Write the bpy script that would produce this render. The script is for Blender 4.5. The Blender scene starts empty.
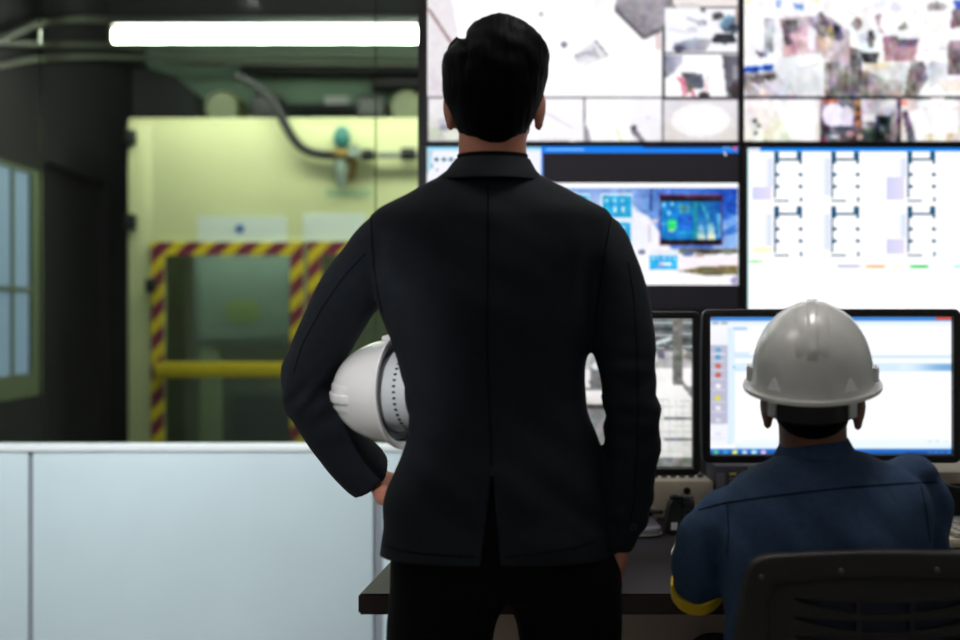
import bpy, bmesh, math, random
import numpy as np
from mathutils import Vector, Matrix, noise
from mathutils.bvhtree import BVHTree

random.seed(4)
SC = bpy.context.scene
COL = SC.collection
F = 1400.0            # focal length in pixels of the 960 wide frame
CAMZ = 1.253
WM = {}               # world matrix of every object (kept by hand, no depsgraph needed)


def P(px, py, Y):
    return Vector(((px - 480) * Y / F, Y, CAMZ - (py - 320) * Y / F))


def lin(c):
    out = []
    for v in c[:3]:
        v = v / 255.0
        out.append(v / 12.92 if v <= 0.04045 else ((v + 0.055) / 1.055) ** 2.4)
    return (*out, 1.0)


# ------------------------------------------------------------------ materials
MATS = {}


def mat(name, col, rough=0.6, metal=0.0, var=0.0, vscale=8.0, bump=0.0, bscale=60.0, coat=0.0, spec=0.5,
        stretch=(1, 1, 1)):
    if name in MATS:
        return MATS[name]
    m = bpy.data.materials.new(name)
    m.use_nodes = True
    nt = m.node_tree
    b = nt.nodes['Principled BSDF']
    b.inputs['Base Color'].default_value = lin(col)
    b.inputs['Roughness'].default_value = rough
    b.inputs['Metallic'].default_value = metal
    b.inputs['Coat Weight'].default_value = coat
    b.inputs['Specular IOR Level'].default_value = spec
    if var > 0 or bump > 0:
        tc = nt.nodes.new('ShaderNodeTexCoord')
        mp = nt.nodes.new('ShaderNodeMapping')
        mp.inputs['Scale'].default_value = stretch
        nt.links.new(tc.outputs['Object'], mp.inputs['Vector'])
    if var > 0:
        n = nt.nodes.new('ShaderNodeTexNoise')
        n.inputs['Scale'].default_value = vscale
        n.inputs['Detail'].default_value = 4
        nt.links.new(mp.outputs[0], n.inputs['Vector'])
        r = nt.nodes.new('ShaderNodeValToRGB')
        c = lin(col)
        r.color_ramp.elements[0].position = 0.3
        r.color_ramp.elements[1].position = 0.7
        r.color_ramp.elements[0].color = tuple(max(0, v * (1 - var)) for v in c[:3]) + (1,)
        r.color_ramp.elements[1].color = tuple(min(1, v * (1 + var)) for v in c[:3]) + (1,)
        nt.links.new(n.outputs['Fac'], r.inputs['Fac'])
        nt.links.new(r.outputs['Color'], b.inputs['Base Color'])
    if bump > 0:
        n2 = nt.nodes.new('ShaderNodeTexNoise')
        n2.inputs['Scale'].default_value = bscale
        n2.inputs['Detail'].default_value = 3
        nt.links.new(mp.outputs[0], n2.inputs['Vector'])
        bp = nt.nodes.new('ShaderNodeBump')
        bp.inputs['Strength'].default_value = bump
        bp.inputs['Distance'].default_value = 0.01
        nt.links.new(n2.outputs['Fac'], bp.inputs['Height'])
        nt.links.new(bp.outputs['Normal'], b.inputs['Normal'])
    MATS[name] = m
    return m


def emat(name, col, strength):
    m = bpy.data.materials.new(name)
    m.use_nodes = True
    b = m.node_tree.nodes['Principled BSDF']
    b.inputs['Base Color'].default_value = lin(col)
    b.inputs['Emission Color'].default_value = lin(col)
    b.inputs['Emission Strength'].default_value = strength
    MATS[name] = m
    return m


def screen_mat(strength):
    m = bpy.data.materials.new('lit_screen')
    m.use_nodes = True
    nt = m.node_tree
    b = nt.nodes['Principled BSDF']
    b.inputs['Base Color'].default_value = (0.01, 0.01, 0.012, 1)
    b.inputs['Roughness'].default_value = 0.35
    a = nt.nodes.new('ShaderNodeVertexColor')
    a.layer_name = 'Col'
    nt.links.new(a.outputs['Color'], b.inputs['Emission Color'])
    b.inputs['Emission Strength'].default_value = strength
    return m


def hazard_mat():
    m = bpy.data.materials.new('hazard_stripes')
    m.use_nodes = True
    nt = m.node_tree
    b = nt.nodes['Principled BSDF']
    b.inputs['Roughness'].default_value = 0.5
    tc = nt.nodes.new('ShaderNodeTexCoord')
    sp = nt.nodes.new('ShaderNodeSeparateXYZ')
    nt.links.new(tc.outputs['Object'], sp.inputs[0])
    ad = nt.nodes.new('ShaderNodeMath'); ad.operation = 'SUBTRACT'
    nt.links.new(sp.outputs['X'], ad.inputs[0]); nt.links.new(sp.outputs['Z'], ad.inputs[1])
    mu = nt.nodes.new('ShaderNodeMath'); mu.operation = 'MULTIPLY'; mu.inputs[1].default_value = 1 / 0.165
    nt.links.new(ad.outputs[0], mu.inputs[0])
    fr = nt.nodes.new('ShaderNodeMath'); fr.operation = 'FRACT'
    nt.links.new(mu.outputs[0], fr.inputs[0])
    gt = nt.nodes.new('ShaderNodeMath'); gt.operation = 'GREATER_THAN'; gt.inputs[1].default_value = 0.46
    nt.links.new(fr.outputs[0], gt.inputs[0])
    mx = nt.nodes.new('ShaderNodeMix'); mx.data_type = 'RGBA'
    mx.inputs[6].default_value = lin((232, 205, 20))
    mx.inputs[7].default_value = lin((128, 28, 62))
    nt.links.new(gt.outputs[0], mx.inputs[0])
    nt.links.new(mx.outputs[2], b.inputs['Base Color'])
    return m


def glass_mat(name, tint, gloss):
    m = bpy.data.materials.new(name)
    m.use_nodes = True
    nt = m.node_tree
    nt.nodes.remove(nt.nodes['Principled BSDF'])
    out = nt.nodes['Material Output']
    t = nt.nodes.new('ShaderNodeBsdfTransparent'); t.inputs[0].default_value = lin(tint)
    g = nt.nodes.new('ShaderNodeBsdfGlossy'); g.inputs['Roughness'].default_value = 0.02
    mx = nt.nodes.new('ShaderNodeMixShader'); mx.inputs[0].default_value = gloss
    nt.links.new(t.outputs[0], mx.inputs[1]); nt.links.new(g.outputs[0], mx.inputs[2])
    nt.links.new(mx.outputs[0], out.inputs['Surface'])
    return m


def weave_mat(name, col, col2, scale):
    m = bpy.data.materials.new(name)
    m.use_nodes = True
    nt = m.node_tree
    b = nt.nodes['Principled BSDF']
    b.inputs['Roughness'].default_value = 0.8
    tc = nt.nodes.new('ShaderNodeTexCoord')
    mp = nt.nodes.new('ShaderNodeMapping'); mp.inputs['Rotation'].default_value = (0, math.pi / 4, 0)
    ck = nt.nodes.new('ShaderNodeTexChecker'); ck.inputs['Scale'].default_value = scale
    ck.inputs['Color1'].default_value = lin(col); ck.inputs['Color2'].default_value = lin(col2)
    nt.links.new(tc.outputs['Object'], mp.inputs['Vector']); nt.links.new(mp.outputs[0], ck.inputs['Vector'])
    nt.links.new(ck.outputs['Color'], b.inputs['Base Color'])
    return m


# ------------------------------------------------------------------ mesh building
class MB:
    def __init__(self):
        self.bm = bmesh.new()
        self.mats = []

    def mi(self, m):
        if m not in self.mats:
            self.mats.append(m)
        return self.mats.index(m)

    def _setm(self, faces, m):
        i = self.mi(m)
        for f in faces:
            f.material_index = i

    def box(self, c, s, m, rot=None, bevel=0.0, seg=2):
        bm2 = bmesh.new()
        bmesh.ops.create_cube(bm2, size=1)
        bmesh.ops.scale(bm2, vec=s, verts=bm2.verts)
        if bevel > 0:
            bmesh.ops.bevel(bm2, geom=list(bm2.edges), offset=bevel, segments=seg, affect='EDGES', profile=0.5)
        M = Matrix.Translation(Vector(c)) @ (rot.to_4x4() if rot is not None else Matrix.Identity(4))
        bm2.transform(M)
        self.join(bm2, m)

    def span(self, x0, x1, y0, y1, z0, z1, m, bevel=0.0):
        self.box(((x0 + x1) / 2, (y0 + y1) / 2, (z0 + z1) / 2), (abs(x1 - x0), abs(y1 - y0), abs(z1 - z0)), m, None, bevel)

    def join(self, bm2, m):
        i = self.mi(m)
        vm = {}
        for v in bm2.verts:
            vm[v] = self.bm.verts.new(v.co)
        for f in bm2.faces:
            try:
                nf = self.bm.faces.new([vm[v] for v in f.verts])
                nf.material_index = i
            except ValueError:
                pass
        bm2.free()

    def loft(self, rings, m, cap=True, closed=True):
        i = self.mi(m)
        vr = [[self.bm.verts.new(p) for p in r] for r in rings]
        n = len(vr[0])
        for a, b in zip(vr, vr[1:]):
            for k in range(n if closed else n - 1):
                f = self.bm.faces.new((a[k], a[(k + 1) % n], b[(k + 1) % n], b[k]))
                f.material_index = i
        if cap and closed:
            f = self.bm.faces.new(vr[0][::-1]); f.material_index = i
            f = self.bm.faces.new(vr[-1]); f.material_index = i

    def tube(self, pts, radii, m, seg=14, cap=True, up=None):
        pts = [Vector(p) for p in pts]
        if not isinstance(radii, (list, tuple)):
            radii = [radii] * len(pts)
        rings = []
        u = None
        for k, p in enumerate(pts):
            t = (pts[min(k + 1, len(pts) - 1)] - pts[max(k - 1, 0)]).normalized()
            if u is None:
                ref = Vector(up) if up is not None else (Vector((0, 0, 1)) if abs(t.z) < 0.9 else Vector((0, 1, 0)))
                u = (ref - t * ref.dot(t)).normalized()
            else:
                u = (u - t * u.dot(t)).normalized()
            v = t.cross(u)
            r = radii[k]
            ra, rb = r if isinstance(r, (list, tuple)) else (r, r)
            rings.append([p + u * (ra * math.cos(2 * math.pi * j / seg)) + v * (rb * math.sin(2 * math.pi * j / seg))
                          for j in range(seg)])
        self.loft(rings, m, cap)

    def cyl(self, p0, p1, r, m, seg=24):
        self.tube([p0, p1], r, m, seg)

    def ell(self, c, r, m, rot=None, u=24, v=14):
        bm2 = bmesh.new()
        bmesh.ops.create_uvsphere(bm2, u_segments=u, v_segments=v, radius=1)
        bmesh.ops.scale(bm2, vec=r, verts=bm2.verts)
        M = Matrix.Translation(Vector(c)) @ (rot.to_4x4() if rot is not None else Matrix.Identity(4))
        bm2.transform(M)
        self.join(bm2, m)

    def prism(self, pts, vec, m):
        """polygon (3-D points) swept along vec"""
        a = [Vector(p) for p in pts]
        vec = Vector(vec)
        self.loft([a, [p + vec for p in a]], m)

    def build(self, name, parent=None, xf=None, sharp=35, recalc=True):
        if recalc:
            bmesh.ops.recalc_face_normals(self.bm, faces=self.bm.faces)
        me = bpy.data.meshes.new(name)
        if xf is not None:
            self.bm.transform(xf)
        self.bm.to_mesh(me)
        self.bm.free()
        for m in self.mats:
            me.materials.append(m)
        return link_mesh(name, me, parent, sharp)


def link_mesh(name, me, parent=None, sharp=35, loc=None):
    if sharp:
        me.polygons.foreach_set('use_smooth', [True] * len(me.polygons))
        if sharp < 180:
            me.set_sharp_from_angle(angle=math.radians(sharp))
    o = bpy.data.objects.new(name, me)
    COL.objects.link(o)
    if parent is not None:
        o.parent = parent
        me.transform(WM[parent.name].inverted())
        WM[o.name] = WM[parent.name].copy()
    else:
        # origin at the base of the thing
        xs = [v.co for v in me.vertices]
        c = Vector(((min(v.x for v in xs) + max(v.x for v in xs)) / 2,
                    (min(v.y for v in xs) + max(v.y for v in xs)) / 2, min(v.z for v in xs)))
        me.transform(Matrix.Translation(-c))
        o.location = c
        WM[o.name] = Matrix.Translation(c)
    return o


def thing(name, label, cat, loc, group=None, rot=None):
    o = bpy.data.objects.new(name, None)
    o.empty_display_size = 0.05
    COL.objects.link(o)
    M = Matrix.Translation(Vector(loc))
    if rot is not None:
        M = M @ rot.to_4x4()
    o.matrix_world = M
    WM[o.name] = M
    return tag(o, label, cat, group)


def tag(o, label, cat, group=None, kind=None):
    o['label'] = label
    o['category'] = cat
    if group:
        o['group'] = group
    if kind:
        o['kind'] = kind
    return o


def struct(o):
    o['kind'] = 'structure'
    return o


def remeshed(mb, voxel, smooth=0):
    """union of everything in mb as one continuous surface"""
    bmesh.ops.recalc_face_normals(mb.bm, faces=mb.bm.faces)
    me = bpy.data.meshes.new('tmp')
    mb.bm.to_mesh(me)
    mb.bm.free()
    o = bpy.data.objects.new('tmp', me)
    COL.objects.link(o)
    r = o.modifiers.new('r', 'REMESH'); r.mode = 'VOXEL'; r.voxel_size = voxel
    if smooth:
        s = o.modifiers.new('s', 'SMOOTH'); s.factor = 0.5; s.iterations = smooth
    dg = bpy.context.evaluated_depsgraph_get()
    dg.update()
    out = bpy.data.meshes.new_from_object(o.evaluated_get(dg))
    bpy.data.objects.remove(o)
    bpy.data.meshes.remove(me)
    for m in mb.mats:
        if m.name not in [x.name for x in out.materials if x]:
            out.materials.append(m)
    return out


def sring(cx, cy, z, rx, rb, rf, n=2.3, seg=48):
    """super-ellipse ring, rb towards the camera (-Y), rf away from it"""
    pts = []
    for k in range(seg):
        a = 2 * math.pi * k / seg
        c, s = math.cos(a), math.sin(a)
        x = math.copysign(abs(c) ** (2 / n), c) * rx
        y = math.copysign(abs(s) ** (2 / n), s)
        pts.append(Vector((cx + x, cy + y * (rf if y > 0 else rb), z)))
    return pts


def smooth_rows(rows, n=4):
    """Catmull-Rom refinement of numeric rows"""
    out = []
    for i in range(len(rows) - 1):
        p0, p1, p2, p3 = rows[max(i - 1, 0)], rows[i], rows[i + 1], rows[min(i + 2, len(rows) - 1)]
        for k in range(n):
            t = k / n
            out.append(tuple(0.5 * (2 * b + (c - a) * t + (2 * a - 5 * b + 4 * c - d) * t * t + (3 * b - a - 3 * c + d) * t ** 3)
                             for a, b, c, d in zip(p0, p1, p2, p3)))
    out.append(tuple(rows[-1]))
    return out


def fillcurve(outlines, depth, bevel=0.0):
    """filled 2-D shape with holes in x,z, thickness along y -> bmesh"""
    cu = bpy.data.curves.new('tmp', 'CURVE')
    cu.dimensions = '2D'
    cu.fill_mode = 'BOTH'
    cu.extrude = depth / 2 - bevel
    cu.bevel_depth = bevel
    cu.offset = -bevel
    cu.bevel_resolution = 2
    for pts in outlines:
        s = cu.splines.new('POLY')
        s.points.add(len(pts) - 1)
        for k, (x, z) in enumerate(pts):
            s.points[k].co = (x, z, 0, 1)
        s.use_cyclic_u = True
    o = bpy.data.objects.new('tmp', cu)
    COL.objects.link(o)
    dg = bpy.context.evaluated_depsgraph_get()
    dg.update()
    me = bpy.data.meshes.new_from_object(o.evaluated_get(dg))
    bpy.data.objects.remove(o)
    bm = bmesh.new()
    bm.from_mesh(me)
    bpy.data.meshes.remove(me)
    bm.transform(Matrix(((1, 0, 0, 0), (0, 0, -1, 0), (0, 1, 0, 0), (0, 0, 0, 1))))
    bmesh.ops.remove_doubles(bm, verts=bm.verts, dist=1e-5)
    return bm


def roundrect(x0, x1, z0, z1, r, n=6):
    pts = []
    for cx, cz, a0 in ((x1 - r, z1 - r, 0), (x0 + r, z1 - r, 90), (x0 + r, z0 + r, 180), (x1 - r, z0 + r, 270)):
        for k in range(n + 1):
            a = math.radians(a0 + 90 * k / n)
            pts.append((cx + r * math.cos(a), cz + r * math.sin(a)))
    return pts


# ------------------------------------------------------------------ screens (what the displays show)
SCREEN = screen_mat(1.08)


class Screen:
    """picture of a display: coloured polygons in layers a tenth of a millimetre apart"""

    def __init__(self, Y):
        self.Y = Y
        self.bm = bmesh.new()
        self.cl = self.bm.loops.layers.float_color.new('Col')
        self.k = 0
        self.ras = None

    def begin_raster(self, x0, y0, x1, y1, step):
        nx, ny = int(round((x1 - x0) / step)) + 1, int(round((y1 - y0) / step)) + 1
        gx_, gy_ = np.meshgrid(np.linspace(x0, x1, nx), np.linspace(y0, y1, ny))
        self.ras = [gx_, gy_, np.zeros((ny, nx, 3)), step]

    def ras_poly(self, pts, cols):
        gx_, gy_, buf, _ = self.ras
        inside = np.zeros(gx_.shape, bool)
        n = len(pts)
        for i in range(n):
            (xa, ya), (xb, yb) = pts[i], pts[(i + 1) % n]
            if ya == yb:
                continue
            c = ((ya > gy_) != (yb > gy_)) & (gx_ < (xb - xa) * (gy_ - ya) / (yb - ya) + xa)
            inside ^= c
        if not inside.any():
            return
        px_, py_ = gx_[inside], gy_[inside]
        acc = np.zeros((len(px_), 3)); wsum = np.zeros(len(px_))
        for (x, y), c in zip(pts, cols):
            w_ = 1 / ((px_ - x) ** 2 + (py_ - y) ** 2 + .5)
            acc += w_[:, None] * np.array(c[:3], float); wsum += w_
        buf[inside] = acc / wsum[:, None]

    def end_raster(self, blur=1.0, amp=0.0, scale=5.0, seed=1, low=.12, tall=1.0):
        gx_, gy_, buf, step = self.ras
        self.ras = None
        ny, nx, _ = buf.shape
        if amp:
            rng = np.random.RandomState(seed)
            tot = np.zeros((ny, nx, 3))
            for sc_, wt in ((scale, 1.0), (scale / 2.2, .7)):
                my, mx = int(ny * step / sc_ / tall) + 3, int(nx * step / sc_) + 3
                g = rng.normal(size=(my, mx, 1)) * .9 + rng.normal(size=(my, mx, 3)) * .25
                fy, fx = np.arange(ny) * step / sc_ / tall, np.arange(nx) * step / sc_
                iy, ix = fy.astype(int), fx.astype(int)
                ty, tx = (fy - iy)[:, None, None], (fx - ix)[None, :, None]
                a_ = g[iy][:, ix] * (1 - tx) + g[iy][:, ix + 1] * tx
                b_ = g[iy + 1][:, ix] * (1 - tx) + g[iy + 1][:, ix + 1] * tx
                tot += wt * (a_ * (1 - ty) + b_ * ty)
            lum = buf.mean(axis=2, keepdims=True)
            buf = buf + tot * amp * np.clip((275 - lum) / 150, .0 + low, 1.0)
        r = int(math.ceil(blur * 2 / step))
        if r > 0:
            kx = np.exp(-.5 * (np.arange(-r, r + 1) * step / blur) ** 2); kx /= kx.sum()
            pad = np.pad(buf, ((r, r), (r, r), (0, 0)), mode='edge')
            h_ = sum(kx[k] * pad[:, k:k + nx] for k in range(2 * r + 1))
            buf = sum(kx[k] * h_[k:k + ny] for k in range(2 * r + 1))
        buf = np.clip(buf, 0, 255)
        vs = []
        for j in range(ny):
            row = []
            for i in range(nx):
                p = P(gx_[j, i], gy_[j, i], self.Y)
                p.y -= self.k * 0.00006
                row.append(self.bm.verts.new(p))
            vs.append(row)
        self.k += 1
        colr = [[lin(buf[j, i]) for i in range(nx)] for j in range(ny)]
        for j in range(ny - 1):
            for i in range(nx - 1):
                f = self.bm.faces.new((vs[j][i], vs[j][i + 1], vs[j + 1][i + 1], vs[j + 1][i]))
                for l, c in zip(f.loops, (colr[j][i], colr[j][i + 1], colr[j + 1][i + 1], colr[j + 1][i])):
                    l[self.cl] = c

    def poly(self, pts, cols):
        if not isinstance(cols, list):
            cols = [cols] * len(pts)
        if self.ras is not None:
            return self.ras_poly(pts, cols)
        vs = []
        for (x, y) in pts:
            p = P(x, y, self.Y)
            p.y -= self.k * 0.00006
            vs.append(self.bm.verts.new(p))
        self.k += 1
        f = self.bm.faces.new(vs)
        for l, c in zip(f.loops, cols):
            l[self.cl] = lin(c)

    def rect(self, x0, y0, x1, y1, c, c2=None, horiz=False):
        c2 = c2 or c
        pts = [(x0, y0), (x1, y0), (x1, y1), (x0, y1)]
        self.poly(pts, [c, c2, c2, c] if horiz else [c, c, c2, c2])

    def line(self, x0, y0, x1, y1, w, c):
        d = Vector((x1 - x0, y1 - y0)).normalized()
        n = Vector((-d.y, d.x)) * (w / 2)
        self.poly([(x0 + n.x, y0 + n.y), (x1 + n.x, y1 + n.y), (x1 - n.x, y1 - n.y), (x0 - n.x, y0 - n.y)], c)

    def ell(self, cx, cy, rx, ry, c, n=16):
        self.poly([(cx + rx * math.cos(2 * math.pi * k / n), cy + ry * math.sin(2 * math.pi * k / n)) for k in range(n)], c)

    def build(self, name, parent):
        self.bm.normal_update()
        for f in self.bm.faces:
            if f.normal.y > 0:
                f.normal_flip()
        me = bpy.data.meshes.new(name)
        self.bm.to_mesh(me)
        self.bm.free()
        me.materials.append(SCREEN)
        return link_mesh(name, me, parent, 0)


# ------------------------------------------------------------------ palette
M_wallwhite = mat('white_wall_paint', (205, 207, 206), 0.8)
M_ceil = mat('ceiling_paint', (200, 200, 198), 0.9)
M_floor = mat('grey_vinyl_floor', (168, 164, 160), 0.45, var=0.12, vscale=14)
M_concrete = mat('concrete_floor', (84, 88, 82), 0.7, var=0.2, vscale=5)
M_part = mat('partition_laminate', (188, 205, 210), 0.5, var=0.03, vscale=3)
M_cap = mat('lit_edge_cap', (226, 232, 234), 0.4)  # paler than the panels: the lit top edge is put into its colour
M_joint = mat('grey_joint', (128, 134, 142), 0.6)
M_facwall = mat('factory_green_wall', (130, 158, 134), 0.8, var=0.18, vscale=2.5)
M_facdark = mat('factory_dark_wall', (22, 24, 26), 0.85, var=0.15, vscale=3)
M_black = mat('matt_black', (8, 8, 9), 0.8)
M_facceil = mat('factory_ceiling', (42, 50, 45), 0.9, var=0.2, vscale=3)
M_beam = mat('painted_beam', (92, 98, 84), 0.6, var=0.15)
M_cream = mat('cream_machine_paint', (222, 225, 170), 0.45, var=0.05, vscale=2)
M_interior = mat('olive_grey_interior', (120, 120, 104), 0.8, var=.1)
M_plate = mat('pale_sign', (226, 236, 226), 0.5)
M_blue = mat('blue_print', (70, 110, 180), 0.5)
M_yellow = mat('yellow_paint', (222, 196, 12), 0.45, var=0.06)
M_hazard = hazard_mat()
M_dglass = glass_mat('machine_door_glass', (206, 216, 204), 0.10)
M_glass = glass_mat('partition_glass', (240, 246, 243), 0.025)
M_seal = glass_mat('pane_joint', (214, 222, 208), 0.06)
M_teal = mat('teal_plastic', (60, 130, 120), 0.35)
M_rubber = mat('black_rubber', (20, 24, 22), 0.5)
M_steel = mat('grey_steel', (140, 145, 142), 0.35, metal=0.6)
M_brass = mat('brass_fitting', (150, 125, 70), 0.35, metal=0.8)
M_clear = mat('cloudy_plastic', (150, 165, 150), 0.3)
M_casing = mat('blue_grey_reflection', (134, 144, 148), .4)
M_whitelbl = mat('white_label', (225, 230, 225), 0.6)
M_motor = mat('olive_motor_housing', (92, 100, 66), 0.5, var=0.1)
M_darkmetal = mat('dark_duct_metal', (44, 47, 46), 0.7, var=0.15, vscale=4)
M_wframe = mat('window_frame_green', (124, 138, 108), 0.5)
M_skyp = emat('daylight_pane', (146, 172, 200), 0.33)
M_bezel = mat('black_bezel', (13, 12, 14), 0.4, var=0.1, vscale=30)
M_wallbezel = mat('dark_display_frame', (20, 15, 18), 0.45)
M_plinth = mat('charcoal_console', (30, 30, 33), 0.6, var=0.1, vscale=10)
M_desk = mat('dark_brown_desk_top', (34, 28, 31), 0.42, var=0.12, vscale=6, stretch=(1, 8, 1), spec=0.07)
M_deskedge = mat('dark_red_brown_edging', (44, 26, 27), 0.35)
M_modesty = mat('taupe_panel', (214, 192, 176), 0.7, var=0.05)
M_beige = mat('beige_housing', (176, 166, 148), 0.55, var=0.06, vscale=20)
M_silver = mat('silver_grey_plastic', (108, 108, 116), 0.35)
M_darkgrey = mat('dark_grey_plastic', (62, 62, 72), 0.5)
M_greykey = mat('grey_keys', (128, 130, 136), 0.5)
M_tealscr = mat('dull_teal_display', (92, 150, 138), 0.3)
M_paleyel = mat('pale_yellow_label', (228, 214, 84), 0.5)
M_white = mat('white_plastic', (222, 222, 222), 0.4)
M_keys = mat('pale_keys', (165, 160, 148), 0.5)
M_paper = mat('white_paper', (226, 226, 220), 0.8)
M_skin = mat('skin', (186, 122, 98), 0.5, var=0.08, vscale=30, bump=0.1, bscale=200)
M_skin2 = mat('tanned_skin', (122, 78, 60), 0.5, var=0.1, vscale=30, bump=0.1, bscale=200)
M_eye = mat('eye_white', (225, 222, 215), 0.25)
M_iris = mat('dark_iris', (30, 20, 15), 0.2)
M_hair = mat('black_hair', (3, 3, 5), 0.6, var=0.3, vscale=25, bump=0.35, bscale=70, stretch=(1, 0.25, 0.25), spec=0.06)
M_jacket = mat('black_wool_cloth', (22, 27, 34), 0.85, var=0.12, vscale=60, bump=0.12, bscale=900, spec=0.25)
M_seam = mat('black_thread', (3, 3, 4), 0.9, spec=0.1)
M_trouser = mat('black_trouser_cloth', (5, 5, 6), 0.9, bump=0.1, bscale=900, spec=0.15)
M_shirt = mat('black_shirt_cloth', (4, 5, 9), 0.9, spec=0.15)
M_shoe = mat('black_leather', (10, 9, 9), 0.3)
M_navy = mat('navy_work_cloth', (52, 72, 100), 0.85, var=0.14, vscale=90, bump=0.15, bscale=700, spec=0.2)
M_navyseam = mat('dark_navy_thread', (10, 14, 24), 0.9, spec=0.1)
M_trim = mat('yellow_sleeve_trim', (226, 190, 16), 0.7)
M_worktr = mat('dark_blue_trouser_cloth', (24, 30, 44), 0.9)
M_hatwhite = mat('glossy_white_shell', (232, 228, 226), 0.28, coat=0.3)
M_hatgrey = mat('worn_white_shell', (212, 212, 209), 0.25, var=0.05, vscale=25, coat=0.3)
M_hatdark = mat('grey_lining', (92, 96, 102), 0.6)
M_blackband = mat('black_band', (14, 14, 15), 0.6)
M_band = mat('white_headband', (212, 214, 216), 0.45)
M_tri = mat('bright_white_mark', (245, 245, 248), 0.3)
M_chair = mat('black_chair_plastic', (20, 16, 17), 0.5, var=0.08, vscale=40, bump=0.08, bscale=500)
M_mesh = weave_mat('chair_mesh', (10, 10, 13), (76, 84, 112), 420)
M_screw = mat('worn_screw', (92, 84, 80), 0.4, metal=0.6)
M_fabric = mat('black_seat_fabric', (20, 20, 22), 0.95)
M_tube = emat('fluorescent_diffuser', (255, 255, 244), 38)
M_filltube = emat('added_fill_diffuser', (250, 255, 238), 22)  # for the added unseen fill lamp
M_panel2 = emat('added_bright_diffuser', (255, 250, 246), 15)  # for the panel added over the seated worker
M_innerfill = emat('added_inner_glow', (240, 244, 250), 22)  # for the added strip inside the machine
M_panel = emat('ceiling_panel_diffuser', (255, 250, 246), 5.5)

SPOT = (180, 185, 275)
# ------------------------------------------------------------------ room shell
XL, XR, YB, YP, YF = -2.38, 2.6, -1.6, 4.55, 10.0


def wall(name, x0, x1, y0, y1, z0, z1, m):
    b = MB(); b.span(x0, x1, y0, y1, z0, z1, m)
    return struct(b.build(name))


wall('floor', XL - .1, XR + .1, YB - .1, YP + .05, -0.1, 0, M_floor)
wall('floor.001', XL - .1, XR + .1, YP + .05, YF + .1, -0.1, 0, M_concrete)
wall('ceiling', XL - .1, XR + .1, YB - .1, YP, 3.0, 3.1, M_ceil)
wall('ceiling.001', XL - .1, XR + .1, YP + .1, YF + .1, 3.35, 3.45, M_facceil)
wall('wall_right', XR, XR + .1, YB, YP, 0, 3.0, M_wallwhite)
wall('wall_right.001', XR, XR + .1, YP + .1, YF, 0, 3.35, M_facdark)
wall('wall_back', XL, XR, YB - .1, YB, 0, 3.0, M_wallwhite)
wall('wall_left', XL - .1, XL, YB, YP, 0, 3.0, M_wallwhite)
wall('wall_far', XL, XR, YF, YF + .1, 0, 3.35, M_facwall)

# factory left wall with the window opening and the doorway
b = MB()
wy0, wy1, wz0, wz1 = 6.3, 7.42, 0.97, 2.03
dy0, dy1, dz = 7.68, 8.98, 2.13
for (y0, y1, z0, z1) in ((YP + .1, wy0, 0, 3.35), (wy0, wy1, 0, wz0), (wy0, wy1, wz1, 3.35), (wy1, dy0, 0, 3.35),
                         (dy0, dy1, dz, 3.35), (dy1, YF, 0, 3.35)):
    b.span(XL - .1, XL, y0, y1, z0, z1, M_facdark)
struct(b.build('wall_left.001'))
b = MB()
b.span(XL - .6, XL - .1, dy0, dy1, 0, dz, M_black)
b.span(XL - .1, XL - .06, dy0, dy1, 0, dz, M_black)
struct(b.build('door_1'))
b = MB()
for (y0, y1, z0, z1) in ((wy0 - .05, wy0, wz0 - .05, wz1 + .02), (wy1, wy1 + .17, wz0 - .12, wz1 + .02),
                         (wy0, wy1, wz1, wz1 + .02), (wy0, wy1, wz0 - .12, wz0)):
    b.span(XL - .02, XL + .006, y0, y1, z0, z1, M_wframe)
for k in range(1, 4):
    yy = wy0 + (wy1 - wy0) * k / 4
    b.span(XL - .03, XL + .003, yy - .012, yy + .012, wz0, wz1, M_wframe)
b.span(XL - .03, XL + .003, wy0, wy1, 1.40, 1.425, M_wframe)
wfr = struct(b.build('window_1'))
b = MB(); b.span(XL - .04, XL - .012, wy0, wy1, wz0, wz1, M_skyp)
b.build('pane', wfr)

# low partition: laminated panels with grooves, a pale cap toned as a lit edge, glass above
b = MB()
zc = CAMZ - (452 - 320) * YP / F
seam1 = P(30.5, 445, YP).x
seam2 = P(378, 445, YP).x
xs = [XL, seam1 - .008, seam1 + .008, seam2 - .016, seam2 + .016, 0.75, 0.77, XR]
for k in range(0, len(xs) - 1, 2):
    b.span(xs[k], xs[k + 1], YP, YP + .06, 0.0, zc, M_part, 0.002)
struct(b.build('wall_front'))
b = MB()
b.span(XL, XR, YP + .012, YP + .055, 0.0, zc - .003, M_joint)
struct(b.build('trim_1'))
b = MB()
b.span(XL, XR, YP - .008, YP + .07, zc + .0005, zc + .026, M_cap, 0.006)
struct(b.build('trim_2'))
zg = zc + .026
gx = [XL, P(37, 300, YP).x, P(375, 300, YP).x, 0.9, XR]
for k in range(4):
    b = MB()
    b.span(gx[k] + .0045, gx[k + 1] - .0045, YP + .026, YP + .034, zg + .001, 3.0, M_glass)
    struct(b.build('window_%d' % (k + 2)))
for k in range(1, 4):
    b = MB()
    b.span(gx[k] - .0045, gx[k] + .0045, YP + .024, YP + .036, zg, 3.0, M_seal)
    struct(b.build('trim_%d' % (k + 2)))
wall('wall_front.001', XL, XR, YP, YP + .1, 3.0, 3.35, M_wallwhite)

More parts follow.
